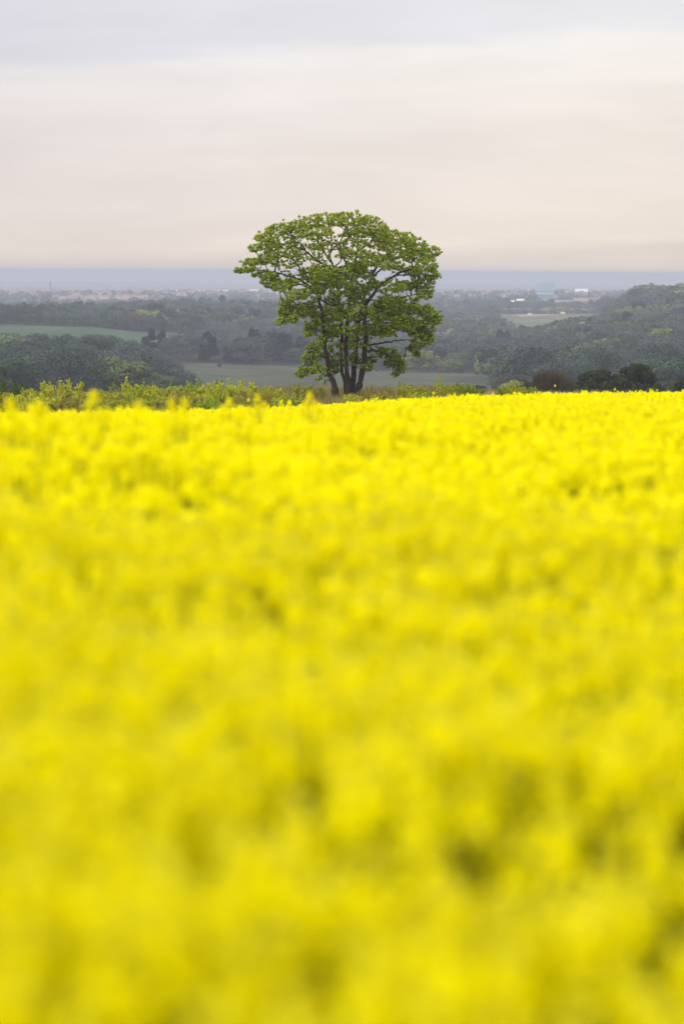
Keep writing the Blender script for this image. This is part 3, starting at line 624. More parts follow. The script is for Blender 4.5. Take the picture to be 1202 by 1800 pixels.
def crown_geo(g, kind, h, w_, n, size, mat=0, off=(0, 0, 0)):
    """many small leaf clumps or bundles of twigs over several overlapping domes"""
    nl_ = 9 if kind != 'dark' else 7; lobes = []
    for q in range(nl_):
        a = q * 2.4; rr_ = w_ * .30 * math.sqrt((q + .5) / nl_) * 1.5; zc = h * (.62 - .22 * (rr_ / w_ / .45) ** 2 + R.uniform(-.05, .08))
        if kind == 'dark': rr_ *= .6; zc = h * R.uniform(.35, .75)
        lobes.append((rr_ * math.cos(a), rr_ * math.sin(a), zc, w_ * R.uniform(.18, .26), h * R.uniform(.17, .25)))
    for q in range(5): a = q * 1.257 + .5; lobes.append((w_ * .30 * math.cos(a), w_ * .30 * math.sin(a), h * .2, w_ * .2, h * .2))
    nl_ = len(lobes); lb = np.array(lobes)[R.integers(0, nl_, n)]; dd_ = rdir(n); dd_[:, 2] = np.where(dd_[:, 2] < -.3, -dd_[:, 2], dd_[:, 2])
    rad_ = R.uniform(.3, 1.1, n) ** .45
    C = np.stack([lb[:, 0] + dd_[:, 0] * lb[:, 3] * rad_, lb[:, 1] + dd_[:, 1] * lb[:, 3] * rad_, lb[:, 2] + dd_[:, 2] * lb[:, 4] * rad_], 1)
    C[:, 2] = np.clip(C[:, 2], h * .04, h); C += off
    if kind in ('bare', 'rust'):
        od = C - off - np.array([0, 0, h * .25]); od /= np.linalg.norm(od, axis=1)[:, None]; od = od + R.normal(size=(n, 3)) * .35 + [0, 0, .35]
        L_ = size * R.uniform(1.2, 2.6, n)[:, None]; m_ = n // 3; g.spikes((C - od * L_ * .5)[:m_], (C + od * L_ * .5)[:m_], (perp(od) * size * .14)[:m_], mat)
        nrm = (dd_ + rdir(n) * .45)[m_:]; nrm /= np.linalg.norm(nrm, axis=1)[:, None]; U = perp(nrm); s1 = size * R.uniform(.25, .6, n - m_)[:, None]
        g.cards(C[m_:], U * s1, np.cross(nrm, U) * s1 * .8, mat)
    else:
        nrm = dd_ + rdir(n) * .45; nrm /= np.linalg.norm(nrm, axis=1)[:, None]; U = perp(nrm); s1 = size * R.uniform(.35, .75, n)[:, None]
        g.cards(C, U * s1, np.cross(nrm, U) * s1, mat)
def limb_geo(g, h, w_, mat=0, off=np.zeros(3), n=6, sides=5):
    g.tube(np.array([[0, 0, -.5], [.1, 0, h * .2], [0, .1, h * .4], [0, 0, h * .7]]) + off, [.035 * h, .026 * h, .02 * h, .006 * h], sides, mat)
    for q in range(n):
        a = q * 2.4 + 1; rr_ = w_ * R.uniform(.2, .36); g.tube(np.array([[0, 0, h * (.18 + .04 * q)], [rr_ * .5 * math.cos(a), rr_ * .5 * math.sin(a), h * (.38 + .04 * q)], [rr_ * math.cos(a), rr_ * math.sin(a), h * R.uniform(.6, .85)]]) + off, [.014 * h, .009 * h, .003 * h], 4, mat)
HT = {'bare': 13, 'olive': 12, 'fresh': 11, 'dark': 13, 'green': 12, 'rust': 11}; WT = {'bare': 14, 'olive': 14, 'fresh': 12, 'dark': 8, 'green': 13, 'rust': 13}
TREES = {}
kname = {'bare': 'bare_tree', 'rust': 'bare_tree', 'olive': 'broadleaf_tree', 'fresh': 'broadleaf_tree', 'green': 'broadleaf_tree', 'dark': 'evergreen_tree'}
for kd in KINDS:
    TREES[kd] = []
    for v in range(3):
        r = thing(kname[kd], "tree", "tree", (0, 0, 0)); g = Geo(); crown_geo(g, kd, HT[kd], WT[kd], 4200, .40)
        link("crown", g.build("crown", wm[kd]), r); g = Geo(); limb_geo(g, HT[kd], WT[kd]); link("trunk", g.build("trunk", tbark), r); TREES[kd].append(r)
used_t = set()
def put_tree(kd, v, x, y, s, label, group=None, sw=1.0):
    pr = TREES[kd][v % 3]; loc = (x, y, gz_(x, y) - .1); rz = R.uniform(0, 6.28)
    if (kd, v % 3) not in used_t:
        used_t.add((kd, v % 3)); pr.location = loc; pr.rotation_euler = (0, 0, rz); pr.scale = (s * sw, s * sw, s); pr['label'] = label
        if group: pr['group'] = group
        return pr
    r = dup(pr, loc, rz, (s * sw, s * sw, s), label, group)
    if not group and 'group' in r: del r['group']
    return r
def py_top(x, y, z):
    v = np.stack([x, y, z - EYE], -1); dep = v @ f_; return 900 - FPX * (v @ u_) / dep
# notable trees: kind, px, crown top row, distance, width factor, label
notable = [
 ('green', 132, 546, 1590, .8, 'small round dark tree standing alone on the top edge of the left green field'),
 ('green', 82, 542, 1605, .9, 'broad dark tree in the treeline along the left green field, left of the lone one'),
 ('dark', 5, 545, 1600, 1.5, 'wide dark tree at the left end of the treeline above the green field'),
 ('fresh', 268, 543, 1650, 1.2, 'bright yellow-green tree above the right end of the green field'),
 ('olive', 236, 546, 1650, 1.0, 'olive tree next left of the bright yellow-green one above the field'),
 ('dark', 256, 582, 1240, .8, 'leftmost pointed dark tree in the cluster at the corner of the green field'),
 ('dark', 266, 578, 1245, .7, 'second pointed dark tree in the cluster at the corner of the green field'),
 ('dark', 284, 577, 1250, .7, 'third pointed dark tree in the cluster at the corner of the green field'),
 ('dark', 296, 586, 1235, .8, 'fourth pointed dark tree in the cluster at the corner of the green field'),
 ('dark', 340, 596, 1230, .9, 'pointed dark tree between the cluster and the meadow, right of the others'),
 ('dark', 404, 607, 1195, 1.5, 'wide dark tree at the upper edge of the valley meadow left of the big tree'),
 ('dark', 462, 568, 1700, .9, 'small dark tree high on the wooded slope left of the big tree'),
 ('dark', 468, 582, 1600, 1.0, 'dark ivy-clad tree on the mid slope left of the big tree'),
 ('fresh', 298, 532, 1950, 1.4, 'pale olive dome-shaped tree on the hill above the green field'),
 ('green', 860, 528, 2750, 1.5, 'large round green tree at the left end of the far hedge below the town'),
 ('dark', 884, 580, 1500, 1.0, 'dark upright tree in the wood right of the big tree below the far field'),
 ('dark', 768, 608, 1230, 1.3, 'dark tree just right of the big tree at the meadow edge'),
 ('fresh', 826, 572, 1850, 1.3, 'yellow-green tree on the wood top below the far hedge'),
 ('fresh', 800, 574, 1830, 1.1, 'yellow-green tree next left of another on the wood top below the far hedge'),
 ('fresh', 972, 574, 1950, 1.3, 'yellow-green tree below the middle of the far right field'),
 ('fresh', 1040, 583, 1800, 1.3, 'bright yellow-green tree below the right end of the far field'),
 ('fresh', 1070, 605, 1450, 1.3, 'broad yellow-green tree in the middle of the right-hand wood'),
 ('fresh', 1140, 598, 1500, 1.5, 'bright yellow-green broad tree near the right edge in the wood'),
 ('fresh', 1190, 607, 1450, 1.3, 'yellow-green tree touching the right picture edge in the wood'),
 ('dark', 962, 590, 1450, 1.0, 'dark tree right of centre in the wood below the far field'),
 ('green', 1100, 547, 1950, 1.8, 'large mid-green tree on the right hill slope below its crest'),
 ('green', 1150, 503, 2250, 1.6, 'green tree on the crest of the right hill under the sea horizon'),
 ('green', 1200, 502, 2250, 1.5, 'green tree on the right hill crest at the picture edge'),
 ('olive', 1110, 512, 2300, 1.5, 'olive tree at the left shoulder of the right hill crest'),
 ('bare', 1065, 506, 2700, 1.3, 'grey bare tree left of the right hill crest against the sea'),
 ('bare', 888, 617, 1080, 1.5, 'pale grey bare tree with a broad crown at the meadow right end'),
 ('bare', 1015, 623, 1050, 1.4, 'pale grey bare tree with upright stems above the brown bush'),
 ('bare', 975, 612, 1100, 1.4, 'pale grey bare tree left of the one above the brown bush'),
 ('green', 560, 572, 1500, 1.2, 'green tree half hidden behind the left side of the big tree'),
 ('olive', 1183, 664, 520, 0.8, 'small light green tree right of the two dark evergreens'),
 ('dark', 842, 666, 640, 1.0, 'small dark tree behind the sparse shrubs right of the big tree'),
 ('fresh', 906, 664, 640, 1.0, 'light green bush left of the brown bush behind the field'),
]
NP = []
for k_, (kd, px, top, d, sw, lb) in enumerate(notable):
    p = at(px, top, d); z = gz_(p[0], p[1]); s = max(.3, (p[2] - z) / (HT[kd] * .93)); s = min(s, 2.2)
    put_tree(kd, k_, p[0], p[1], s, lb, None, sw * (1 if s < 1.5 else .8)); NP.append((p[0], p[1]))
NP = np.array(NP)
# the woods: jittered grid over the valley
cand = []
def scatter(d0, d1, sp, pxa, pxb):
    out = []; d = d0
    while d < d1:
        wd = (pxb - pxa) / FPX * d; n = int(wd / sp); 
        px = pxa + (np.arange(n) + R.uniform(.0, 1, n)) / n * (pxb - pxa); dd_ = d + R.uniform(-.5, .5, n) * sp; out.append(np.stack([px, dd_], 1)); d += sp * .95
    return np.concatenate(out)
pts = scatter(640, 3320, 12.8, -170, 1370)
c_ = clearing(pts[:, 0], pts[:, 1]); pts = pts[c_ == 0]
hedges = []                                # hedgerow round the far right field and copse at the treeline
hp = np.stack([np.linspace(868, 1060, 34), 3000 + R.uniform(-5, 5, 34)], 1)
px, d = pts[:, 0], pts[:, 1]; tt = (px - 601) / FPX; yy = d / np.sqrt(1 + tt * tt); xx = tt * yy
h_ = .62 + .75 * R.uniform(size=len(xx)) ** 1.4 + .12 * np.sin(xx * .03) * np.sin(yy * .02)
nz = np.sin(xx * .021 + 1) * np.sin(yy * .017) + .5 * np.sin(xx * .06 - yy * .043) + R.normal(size=len(xx)) * .45
kd_i = np.full(len(xx), 0)                                   # bare
kd_i[nz > .55] = 1; kd_i[(nz > .95)] = 4; kd_i[nz < -1.05] = 5; kd_i[(nz > 1.3)] = 2; right = px > 740; kd_i[right & (nz > .3) & (kd_i == 0)] = 1
rnd = R.uniform(size=len(xx)); kd_i[rnd < .07] = 3; kd_i[(rnd > .93) & (px > 760)] = 2; kd_i[(rnd > .8) & (rnd < .9)] = 4
kd_i[(px < 230) & (d < 1240) & (rnd > .45) & (rnd < .7)] = 4; 
kd_i[(kd_i == 3) & (d < 1050)] = 4; kd_i[(kd_i == 2) & (((px < 560) & (d < 1300)) | (d < 1050))] = 4
kd_i[(px < 260) & (d > 1560) & (d < 1720) & (rnd < .45)] = 4; kd_i[(px > 360) & (px < 620) & (d > 1180) & (d < 1260) & (rnd < .5)] = 3
kd_i[(px > 360) & (px < 620) & (d > 2000) & (rnd > .07) & (rnd < .6)] = 0
topz = ground(xx, yy) + 11 * h_; ty = py_top(xx, yy, topz)
# keep what the place shows: near trees far down the slope are hidden by the hill itself
vis = ty < 703
near_ok = np.min((xx[:, None] - NP[:, 0]) ** 2 + (yy[:, None] - NP[:, 1]) ** 2, 1) > 36
line = np.interp(px, [-200, 0, 200, 255, 300, 330, 352], [580, 582, 589, 604, 634, 658, 684])
low_side = ((px < 352) & (d < np.where(px < 262, 1500, 1165)) & (ty < line - 2)) | ((px >= 285) & (px < 420) & (d < 1500) & (d > 1200) & (ty < 588 + 4 * np.sin(px * .3)))

keep = vis & near_ok & ~low_side
xx, yy, px, d, h_, kd_i, ty = (a[keep] for a in (xx, yy, px, d, h_, kd_i, ty))
h_ = np.where((px < 285) & (d > 1160) & (d < 1300), h_ * .5, h_)
inview = (px > -15) & (px < 1215) & (ty < 684) & ~((px > 520) & (px < 740) & (ty > 520) & (ty < 650))
o_ = np.argsort(d); ind = [q for q in o_ if inview[q]][:255]; rest = np.setdiff1d(np.arange(len(xx)), ind)
adj = {'bare': 'grey-brown bare', 'rust': 'reddish-brown bare', 'olive': 'olive green', 'fresh': 'bright yellow-green', 'green': 'mid-green', 'dark': 'dark narrow evergreen'}
for q in ind:
    kd = KINDS[kd_i[q]]
    segs_ = [(60, "left wood by the picture edge"), (130, "left wood under the lone tree"), (200, "middle of the left wood"), (262, "left wood under the pointed trees"), (335, "foot of the left wood"),
             (420, "slope above the meadow's left end"), (520, "slope just left of the big tree"), (760, 'slope behind the big tree'), (830, 'slope right of the big tree'), (890, 'meadow end right of the big tree'), (950, 'wood left of the brown bush'),
             (1020, 'wood above the brown bush'), (1085, 'wood above the left dark evergreen'), (1150, 'wood above the right dark evergreen'), (3000, 'wood at the right edge')]
    reg = next(w_ for lim, w_ in segs_ if px[q] < lim)
    row = 'low' if ty[q] > 655 else 'mid' if ty[q] > 630 else 'upper' if ty[q] > 605 else 'top'
    big_ = 'tall ' if h_[q] > .98 else 'low ' if h_[q] < .75 else ''
    put_tree(kd, int(R.integers(0, 3)), xx[q], yy[q], h_[q] * 1.0, big_ + adj[kd] + ' tree, ' + row + ' row, ' + reg, big_ + adj[kd] + ' trees ' + row + ' ' + reg)
print('wood', len(ind), len(rest))
WG = Geo(); wcnt = []; tcnt = []; mats = [wm2[k] for k in KINDS] + [tbark]
def low_tree(kd, n, size):
    g = Geo(); crown_geo(g, kd, HT[kd], WT[kd], n, size, KINDS.index(kd)); g.tube([[0, 0, -.5], [0, 0, HT[kd] * .5]], [.3, .15], 4, 6)
    return np.concatenate(g.v), np.concatenate(g.q), np.concatenate(g.m)
for ki, kd in enumerate(KINDS):
    for a, b_, n, size in ((600, 1700, 1250, .62), (1700, 3400, 520, .92)):
        for v in range(3):
            s_ = rest[(kd_i[rest] == ki) & (d[rest] >= a) & (d[rest] < b_) & (rest % 3 == v)]
            if len(s_) == 0: continue
            P = np.stack([xx[s_], yy[s_], ground(xx[s_], yy[s_])], 1); V, Q, M = place(low_tree(kd, n, size), P, R.uniform(0, 6.28, len(s_)), h_[s_]); WG.quads(V, Q, M); wcnt.append((len(s_), len(Q) // len(s_)))
wme = WG.build("woodland", mats); add_tint(wme, wcnt)
link("woodland", wme, kind='stuff')['label'] = "far-off mixed spring woodland covering the hills"
# trees among the town and the hedgerow of the far field: too far to tell one from the next
TG = Geo(); n = 3600; d = 3340 + (6400 - 3340) * R.uniform(size=n) ** .9; px = R.uniform(-170, 1370, n)
hx = np.linspace(866, 1075, 60); px = np.concatenate([px, hx, np.linspace(850, 1080, 40)]); d = np.concatenate([d, 3000 + R.uniform(-4, 4, 60), np.full(40, 3345.0)])
tt = (px - 601) / FPX; yy = d / np.sqrt(1 + tt * tt); xx = tt * yy; small = np.zeros(len(px), bool); small[n:n + 60] = True
town = ((px > 105) & (px < 270) & (d > 3900) & (d < 4500) & (R.uniform(size=len(px)) < .8)) | ((px > 990) & (px < 1065) & (d < 4300) & (d > 3400)) | ((np.abs(px - 957) < 19) & (d > 4000) & (d < 5300))
ok = ~town | small; xx, yy, d, small, px = xx[ok], yy[ok], d[ok], small[ok], px[ok]
kk = R.choice([0, 1, 3, 4, 2], size=len(xx), p=[.22, .14, .28, .33, .03]); kk[small] = R.choice([3, 4], size=small.sum()); sc_t = R.uniform(.55, 1.15, len(xx)); sc_t = sc_t * np.where(d > 5400, .62, 1); sc_t[small] = .42
for ki, kd in enumerate(KINDS):
    for v in range(2):
        s_ = np.where((kk == ki) & (np.arange(len(kk)) % 2 == v))[0]
        if len(s_) == 0: continue
        P = np.stack([xx[s_], yy[s_], ground(xx[s_], yy[s_])], 1); V, Q, M = place(low_tree(kd, 110, 2.0), P, R.uniform(0, 6.28, len(s_)), sc_t[s_]); TG.quads(V, Q, M); tcnt.append((len(s_), len(Q) // len(s_)))
tme = TG.build("town_trees", mats); add_tint(tme, tcnt)
link("town_trees", tme, kind='stuff')['label'] = "hazy trees scattered among the houses of the coastal town"

SB = thing("scrub_bush", "scrub", "bush", (0, 0, 0)); g = Geo(); crown_geo(g, 'green', 2.4, 2.2, 900, .2); link("crown", g.build("crown", wm['green']), SB); g = Geo(); limb_geo(g, 1.6, 2.0); link("stem", g.build("stem", tbark), SB)
scr = [(R.uniform(355, 900), R.uniform(860, 1160)) for _ in range(15)]
for q, (px_s, d_s) in enumerate(scr):
    tq = (px_s - 601) / FPX; ys = d_s / math.sqrt(1 + tq * tq); xs = tq * ys; s_q = .5 + 1.1 * R.uniform()
    lb = 'dark scrub bush on the meadow, ' + ('upper' if d_s > 1050 else 'middle' if d_s > 960 else 'lower') + (' part, ' if s_q < .6 else ' part, ') + ('left of the big tree' if px_s < 540 else 'behind the big tree' if px_s < 700 else 'right of the big tree')
    if q == 0: SB.location = (xs, ys, gz_(xs, ys)); SB.scale = (s_q, s_q, s_q); SB['label'] = lb; SB['group'] = lb[5:]
    else: dup(SB, (xs, ys, gz_(xs, ys)), R.uniform(0, 6.28), (s_q, s_q, s_q), lb, lb[5:])
# near dark evergreens and brown bush beyond the field on the right
ever = leafy("holm_oak_leaf", (.014, .020, .010), (.05, .06, .024), .1)
ever_h = leafy("holm_oak_green", (.02, .03, .012), (.05, .065, .02), .15)
def round_bush(name, px, top, wpx, d, mat, n, size, label, cat, kind='green', trunkm=tbark, fill=1.0):
    p = at(px, top, d); z = gz_(p[0], p[1]); h = p[2] - z; w_ = wpx / FPX * d
    r = thing(name, label, cat, (p[0], p[1], z - .1)); g = Geo()
    lob = []
    for q in range(16):
        a = q * 2.4; f = math.sqrt((q + .5) / 16); lob.append((w_ * .36 * f * math.cos(a), w_ * .36 * f * math.sin(a), h * (.80 - .34 * f * f + R.uniform(-.08, .06)), w_ * R.uniform(.09, .20), h * R.uniform(.07, .17)))
    lob += [(w_ * .36 * math.cos(a), w_ * .36 * math.sin(a), h * .36, w_ * .16, h * .2) for a in np.arange(8) * .785]
    lb = np.array(lob)[R.integers(0, len(lob), n)]; dd_ = rdir(n); rad_ = R.uniform(.55, 1.06, n)[:, None] ** .7
    C = lb[:, :3] + dd_ * np.stack([lb[:, 3], lb[:, 3], lb[:, 4]], 1) * rad_; C[:, 2] = np.clip(C[:, 2], .1, h)
    if kind == 'bare':
        od = C - [0, 0, h * .1]; od /= np.linalg.norm(od, axis=1)[:, None]; od += R.normal(size=(n, 3)) * .35 + [0, 0, .4]; L_ = size * R.uniform(1.5, 3.5, n)[:, None]; g.spikes(C - od * L_ * .7, C + od * L_ * .4, perp(od) * size * .10)
    else:
        nrm = dd_ + rdir(n) * .6 + [0, 0, .2]; nrm /= np.linalg.norm(nrm, axis=1)[:, None]; U = perp(nrm); s1 = size * R.uniform(.35, .75, n)[:, None]; g.cards(C, U * s1, np.cross(nrm, U) * s1)
    link("crown", g.build("crown", mat), r); g = Geo(); limb_geo(g, h, w_, n=8); link("trunk", g.build("trunk", trunkm), r)
    return r
round_bush("evergreen_tree", 1048, 637, 112, 300, ever, 14000, .2, "left one of two rounded dark evergreens just beyond the yellow field", "tree")
round_bush("evergreen_tree", 1112, 631, 118, 305, ever, 14000, .2, "right and taller one of two rounded dark evergreens just beyond the yellow field", "tree")
round_bush("evergreen_tree", 1200, 656, 46, 296, ever, 6000, .2, "small dark evergreen cut by the right picture edge beyond the field", "tree")
round_bush("evergreen_bush", 1150, 668, 60, 290, ever_h, 7000, .18, "low dark bush between the two evergreens and the right picture edge", "bush")
bt = leafy("brown_twigs", (.06, .052, .028), (.11, .092, .045), .1)
round_bush("twiggy_bush", 968, 645, 112, 285, bt, 15000, .3, "brown twiggy leafless bush left of the dark evergreens beyond the field", "bush", 'bare', twig)
round_bush("twiggy_bush", 925, 666, 50, 280, bt, 6000, .3, "smaller brown twiggy bush at the left foot of the big brown bush", "bush", 'bare', twig)

# ------------------------------------------------------------------ the town by the sea
wallm = {'white': solid("white_render", (.78, .76, .72), .7, .1, .2), 'cream': solid("cream_render", (.45, .39, .33), .7, .1, .2), 'brick': solid("red_brick", (.36, .17, .13), .8, .2, .3), 'grey': solid("grey_cladding", (.32, .35, .40), .6, .1, .2), 'blue': solid("blue_cladding", (.10, .20, .38), .6, .1, .2)}
roofm = {'red': solid("red_tiles", (.27, .16, .145), .8, .2, .5), 'orange': solid("orange_tiles", (.36, .24, .19), .8, .2, .5), 'slate': solid("slate", (.16, .17, .20), .7, .2, .5), 'pale': solid("pale_sheet_roof", (.80, .74, .70), .5, .1, .2), 'brown': solid("brown_tiles", (.28, .19, .15), .8, .2, .5)}
glassm = solid("window_glass", (.04, .05, .06), .15, .1, 1, spec=.6)
def make_house(wk, rk, lx, ly, hw, hr, name="house", nwin=4, chim=True):
    g = Geo(); g.box((-lx / 2, -ly / 2, -1.5), (lx / 2, ly / 2, hw))
    V = [(-lx / 2, -ly / 2, hw), (-lx / 2, ly / 2, hw), (-lx / 2, 0, hw + hr - .1), (-lx / 2, 0, hw + hr - .1), (lx / 2, -ly / 2, hw), (lx / 2, ly / 2, hw), (lx / 2, 0, hw + hr - .1), (lx / 2, 0, hw + hr - .1)]
    V = [(v[0] * (.999), v[1], v[2]) for v in V]
    if hr > .6: g.quads([V[0], V[1], V[2], V[4], V[5], V[6]], [(0, 1, 2, 2), (4, 3, 5, 5)][:0], 0); g.quads([V[0], (V[0][0], 0, hw), V[2], (V[0][0], -ly / 4, hw + (hr - .1) / 2), V[1], (V[0][0], ly / 4, hw + (hr - .1) / 2)], [(0, 1, 2, 3), (1, 4, 5, 2)]); g.quads([V[4], (V[4][0], 0, hw), V[6], (V[4][0], -ly / 4, hw + (hr - .1) / 2), V[5], (V[4][0], ly / 4, hw + (hr - .1) / 2)], [(0, 3, 2, 1), (1, 2, 5, 4)])
    r = tag(link(name, g.build(name, wallm[wk])), "house", "house")
    g = Geo(); e_ = .4; x0, x1 = -lx / 2 - e_, lx / 2 + e_; y1 = ly / 2 + e_; zb = hw - .12; zt = hw + hr; th = .22
    P = [(x0, -y1, zb), (x1, -y1, zb), (x1, 0, zt), (x0, 0, zt), (x0, y1, zb), (x1, y1, zb), (x0, -y1, zb + th), (x1, -y1, zb + th), (x1, 0, zt + th), (x0, 0, zt + th), (x0, y1, zb + th), (x1, y1, zb + th)]
    g.quads(P, [(6, 7, 8, 9), (9, 8, 11, 10), (3, 2, 1, 0), (4, 5, 2, 3), (0, 1, 7, 6), (5, 4, 10, 11), (0, 6, 9, 3), (3, 9, 10, 4), (1, 2, 8, 7), (2, 5, 11, 8)])
    rf = link("roof", g.build("roof", roofm[rk]), r)
    if chim: g = Geo(); g.box((lx * .3, -.5, hw + hr * .4), (lx * .3 + 1, .5, hw + hr + 1.3)); link("chimney", g.build("chimney", wallm['brick']), rf)
    for q in range(nwin):
        for fl in range(max(1, int(hw // 2.7))):
            g = Geo(); xq = -lx / 2 + (q + .5) * lx / nwin; zq = 1.0 + fl * 2.7; g.box((xq - .6, -ly / 2 - .04, zq), (xq + .6, -ly / 2 + .05, zq + 1.3)); link("window", g.build("window", glassm), r)
    return r
HV = {('white', 'slate'): make_house('white', 'slate', 10, 8, 5.4, 2.8), ('white', 'red'): make_house('white', 'red', 10, 8, 5.2, 3), ('cream', 'orange'): make_house('cream', 'orange', 13, 8, 5.4, 3.6), ('cream', 'brown'): make_house('cream', 'brown', 9, 8, 5.2, 3.2),
      ('brick', 'red'): make_house('brick', 'red', 13, 8, 5.4, 3.6), ('brick', 'slate'): make_house('brick', 'slate', 9, 8, 5.2, 3)}
HK = list(HV); used_h = set()
rn = {'red': 'red', 'orange': 'orange', 'slate': 'slate', 'brown': 'brown'}
def put_house(k_, px, d, rot, label, group, s=1.0):
    p = at(px, 540, d); z = gz_(p[0], p[1]); pr = HV[k_]
    if k_ not in used_h:
        used_h.add(k_); pr.location = (p[0], p[1], z); pr.rotation_euler = (0, 0, rot); pr.scale = (s, s, s); pr['label'] = label; pr['group'] = group; return
    dup(pr, (p[0], p[1], z), rot, (s, s, s), label, group)
def hlabel(k_, wh): return k_[0] + ' house, ' + rn[k_[1]] + ' roof, ' + wh
for row, (d, pa, pb, n, opts) in enumerate([(3960, 145, 205, 6, [3, 5, 2]), (4110, 112, 222, 10, [2, 4, 5]), (4260, 126, 262, 11, [2, 4, 3]), (4450, 160, 285, 9, [4, 5, 3])]):
    nm = ['front', 'second', 'third', 'back'][row]
    for q in range(n):
        k_ = HK[opts[int(R.integers(0, 3))]]; put_house(k_, pa + (pb - pa) * (q + R.uniform(-.1, .1)) / (n - 1), d + R.uniform(-12, 12), R.uniform(-.6, .6), hlabel(k_, "in the red estate's " + nm + ' row'), hlabel(k_, nm + ' row').replace('house', 'houses'), 1.15)
for q in range(185):
    while True:
        px = R.uniform(-10, 1215) if q < 125 else R.uniform(-10, 530); d = 4500 + 1900 * R.uniform() ** .8
        if not (520 < px < 745) and not (930 < px < 985 and d < 5400) and not (px > 1060 and d < 6000): break
    k_ = HK[[0, 0, 1, 3, 5, 0, 4][int(R.integers(0, 7))]]
    reg = 'in the town near the mast' if px < 150 else 'in town behind the red estate' if px < 330 else 'in town left of the tree' if px < 540 else 'in town right of the tree' if px < 860 else 'near the gasholder frame' if px < 1000 else 'below the sea at right'
    bk = 'near' if d < 5500 else 'far'
    put_house(k_, px, d, R.uniform(-.6, .6), hlabel(k_, reg + ', ' + bk + ' part'), hlabel(k_, reg + ' ' + bk), 1.2)
def big(name, label, cat, wk, rk, px, base_py, d, wpx, hpx, roof=1.5, nwin=8):
    w_ = wpx / FPX * d; h = hpx / FPX * d; r = make_house(wk, rk, w_, min(w_ * .5, 30), h, roof, name, nwin, False); p = at(px, base_py, d); r.location = (p[0], p[1], max(gz_(p[0], p[1]), p[2])); tag(r, label, cat); return r
big("apartment_block", "white flat-roofed block on the skyline right below the mast", "building", 'white', 'slate', 75, 517, 5400, 22, 5)
big("white_house", "white gabled house by dark trees at the far left of the town", "house", 'white', 'slate', 42, 535, 4000, 9, 6, 3, 3)
big("white_house", "small white house cut in among dark trees nearest the left picture edge", "house", 'white', 'slate', 28, 537, 3900, 6, 5, 2.5, 3)
big("apartment_block", "large white building high in the town just left of the big tree", "building", 'white', 'pale', 447, 516, 5600, 14, 6)
big("hall", "white hall with a pale roof in the town left of the big tree", "building", 'white', 'pale', 398, 514, 5900, 9, 3)
big("warehouse", "low warehouse with a bright pale roof below the gasholder at left", "building", 'cream', 'pale', 914, 531, 3700, 13, 2, 3)
big("warehouse", "small shed with a pale roof next left of the bright-roofed warehouse", "building", 'cream', 'pale', 901, 533, 3650, 6, 2, 2.5, 3)
big("warehouse", "long blue-grey low building by the shore right of the big tree", "building", 'blue', 'slate', 882, 519, 5600, 26, 3)
big("warehouse", "long grey shed with a pale roof right of the gasholder", "building", 'grey', 'pale', 1021, 518, 5200, 22, 5, 6)
big("school", "long red-brick building with dark windows below the town at right", "building", 'brick', 'red', 1030, 536, 3600, 44, 6, 5, 14)
big("brick_house", "brick house with a white gable at the right end of the long red building", "house", 'white', 'red', 1046, 536, 3560, 7, 6, 3.5, 3)
big("warehouse", "dark grey long shed left of the red-brick building", "building", 'grey', 'slate', 985, 535, 3620, 30, 4, 3)
big("farmhouse", "pale pinkish house roof showing in the near wood above the dark evergreens", "house", 'cream', 'brown', 1063, 648, 860, 12, 7, 2, 3)
big("farmhouse", "small cream house glimpsed among trees near the right picture edge", "house", 'cream', 'brown', 1165, 656, 800, 12, 9, 2, 3)
# gasholder: ring of lattice columns round a low blue bell
steel = solid("pale_blue_steel", (.34, .50, .58), .6, .1, .2); tank = solid("blue_tank", (.08, .24, .42), .6, .1, .2); bell = solid("pale_bell", (.50, .64, .68), .6, .1, .2)
gp = at(957, 519, 4900); gzz = gz_(gp[0], gp[1]); gh = at(957, 496, 4900)[2] - gzz; gr = 16 / FPX * 4900
hold = thing("gasholder", "pale blue circular gasholder frame with a blue tank rising above the town trees", "gasholder", (gp[0], gp[1], gzz))
g = Geo(); ncol = 16; an = np.arange(41) / 40 * 2 * math.pi
g.tube(np.stack([np.cos(an * 0), an * 0, np.linspace(-2, gh * .2, 41)], 1) * [0, 0, 1], gr * .97, 40); link("tank", g.build("tank", tank), hold)
g = Geo(); g.tube([[0, 0, gh * .202], [0, 0, gh * .27], [0, 0, gh * .30], [0, 0, gh * .305]], [gr * .9, gr * .9, gr * .8, .1], 40); link("bell", g.build("bell", bell), hold)
for q in range(ncol):
    a = q * 2 * math.pi / ncol; g = Geo(); c0 = np.array([gr * math.cos(a), gr * math.sin(a), 0]); g.tube([c0 + [0, 0, -2], c0 + [0, 0, gh]], [.75, .55], 6); link("column", g.build("column", steel), hold)
for zf in (.42, .61, .80, .99):
    g = Geo(); ring_ = np.stack([gr * np.cos(an), gr * np.sin(an), np.full(41, gh * zf)], 1); g.tube(ring_, .55, 5); link("ring_girder", g.build("ring_girder", steel), hold)
for q in range(ncol):
    a, b_ = q * 2 * math.pi / ncol, (q + 1) * 2 * math.pi / ncol; g = Geo(); 
    for z0, z1 in ((.42, .61), (.61, .80), (.80, .99)):
        g.tube([[gr * math.cos(a), gr * math.sin(a), gh * z0], [gr * math.cos(b_), gr * math.sin(b_), gh * z1]], .32, 4); g.tube([[gr * math.cos(b_), gr * math.sin(b_), gh * z0], [gr * math.cos(a), gr * math.sin(a), gh * z1]], .32, 4)
    link("cross_brace", g.build("cross_brace", steel), hold)
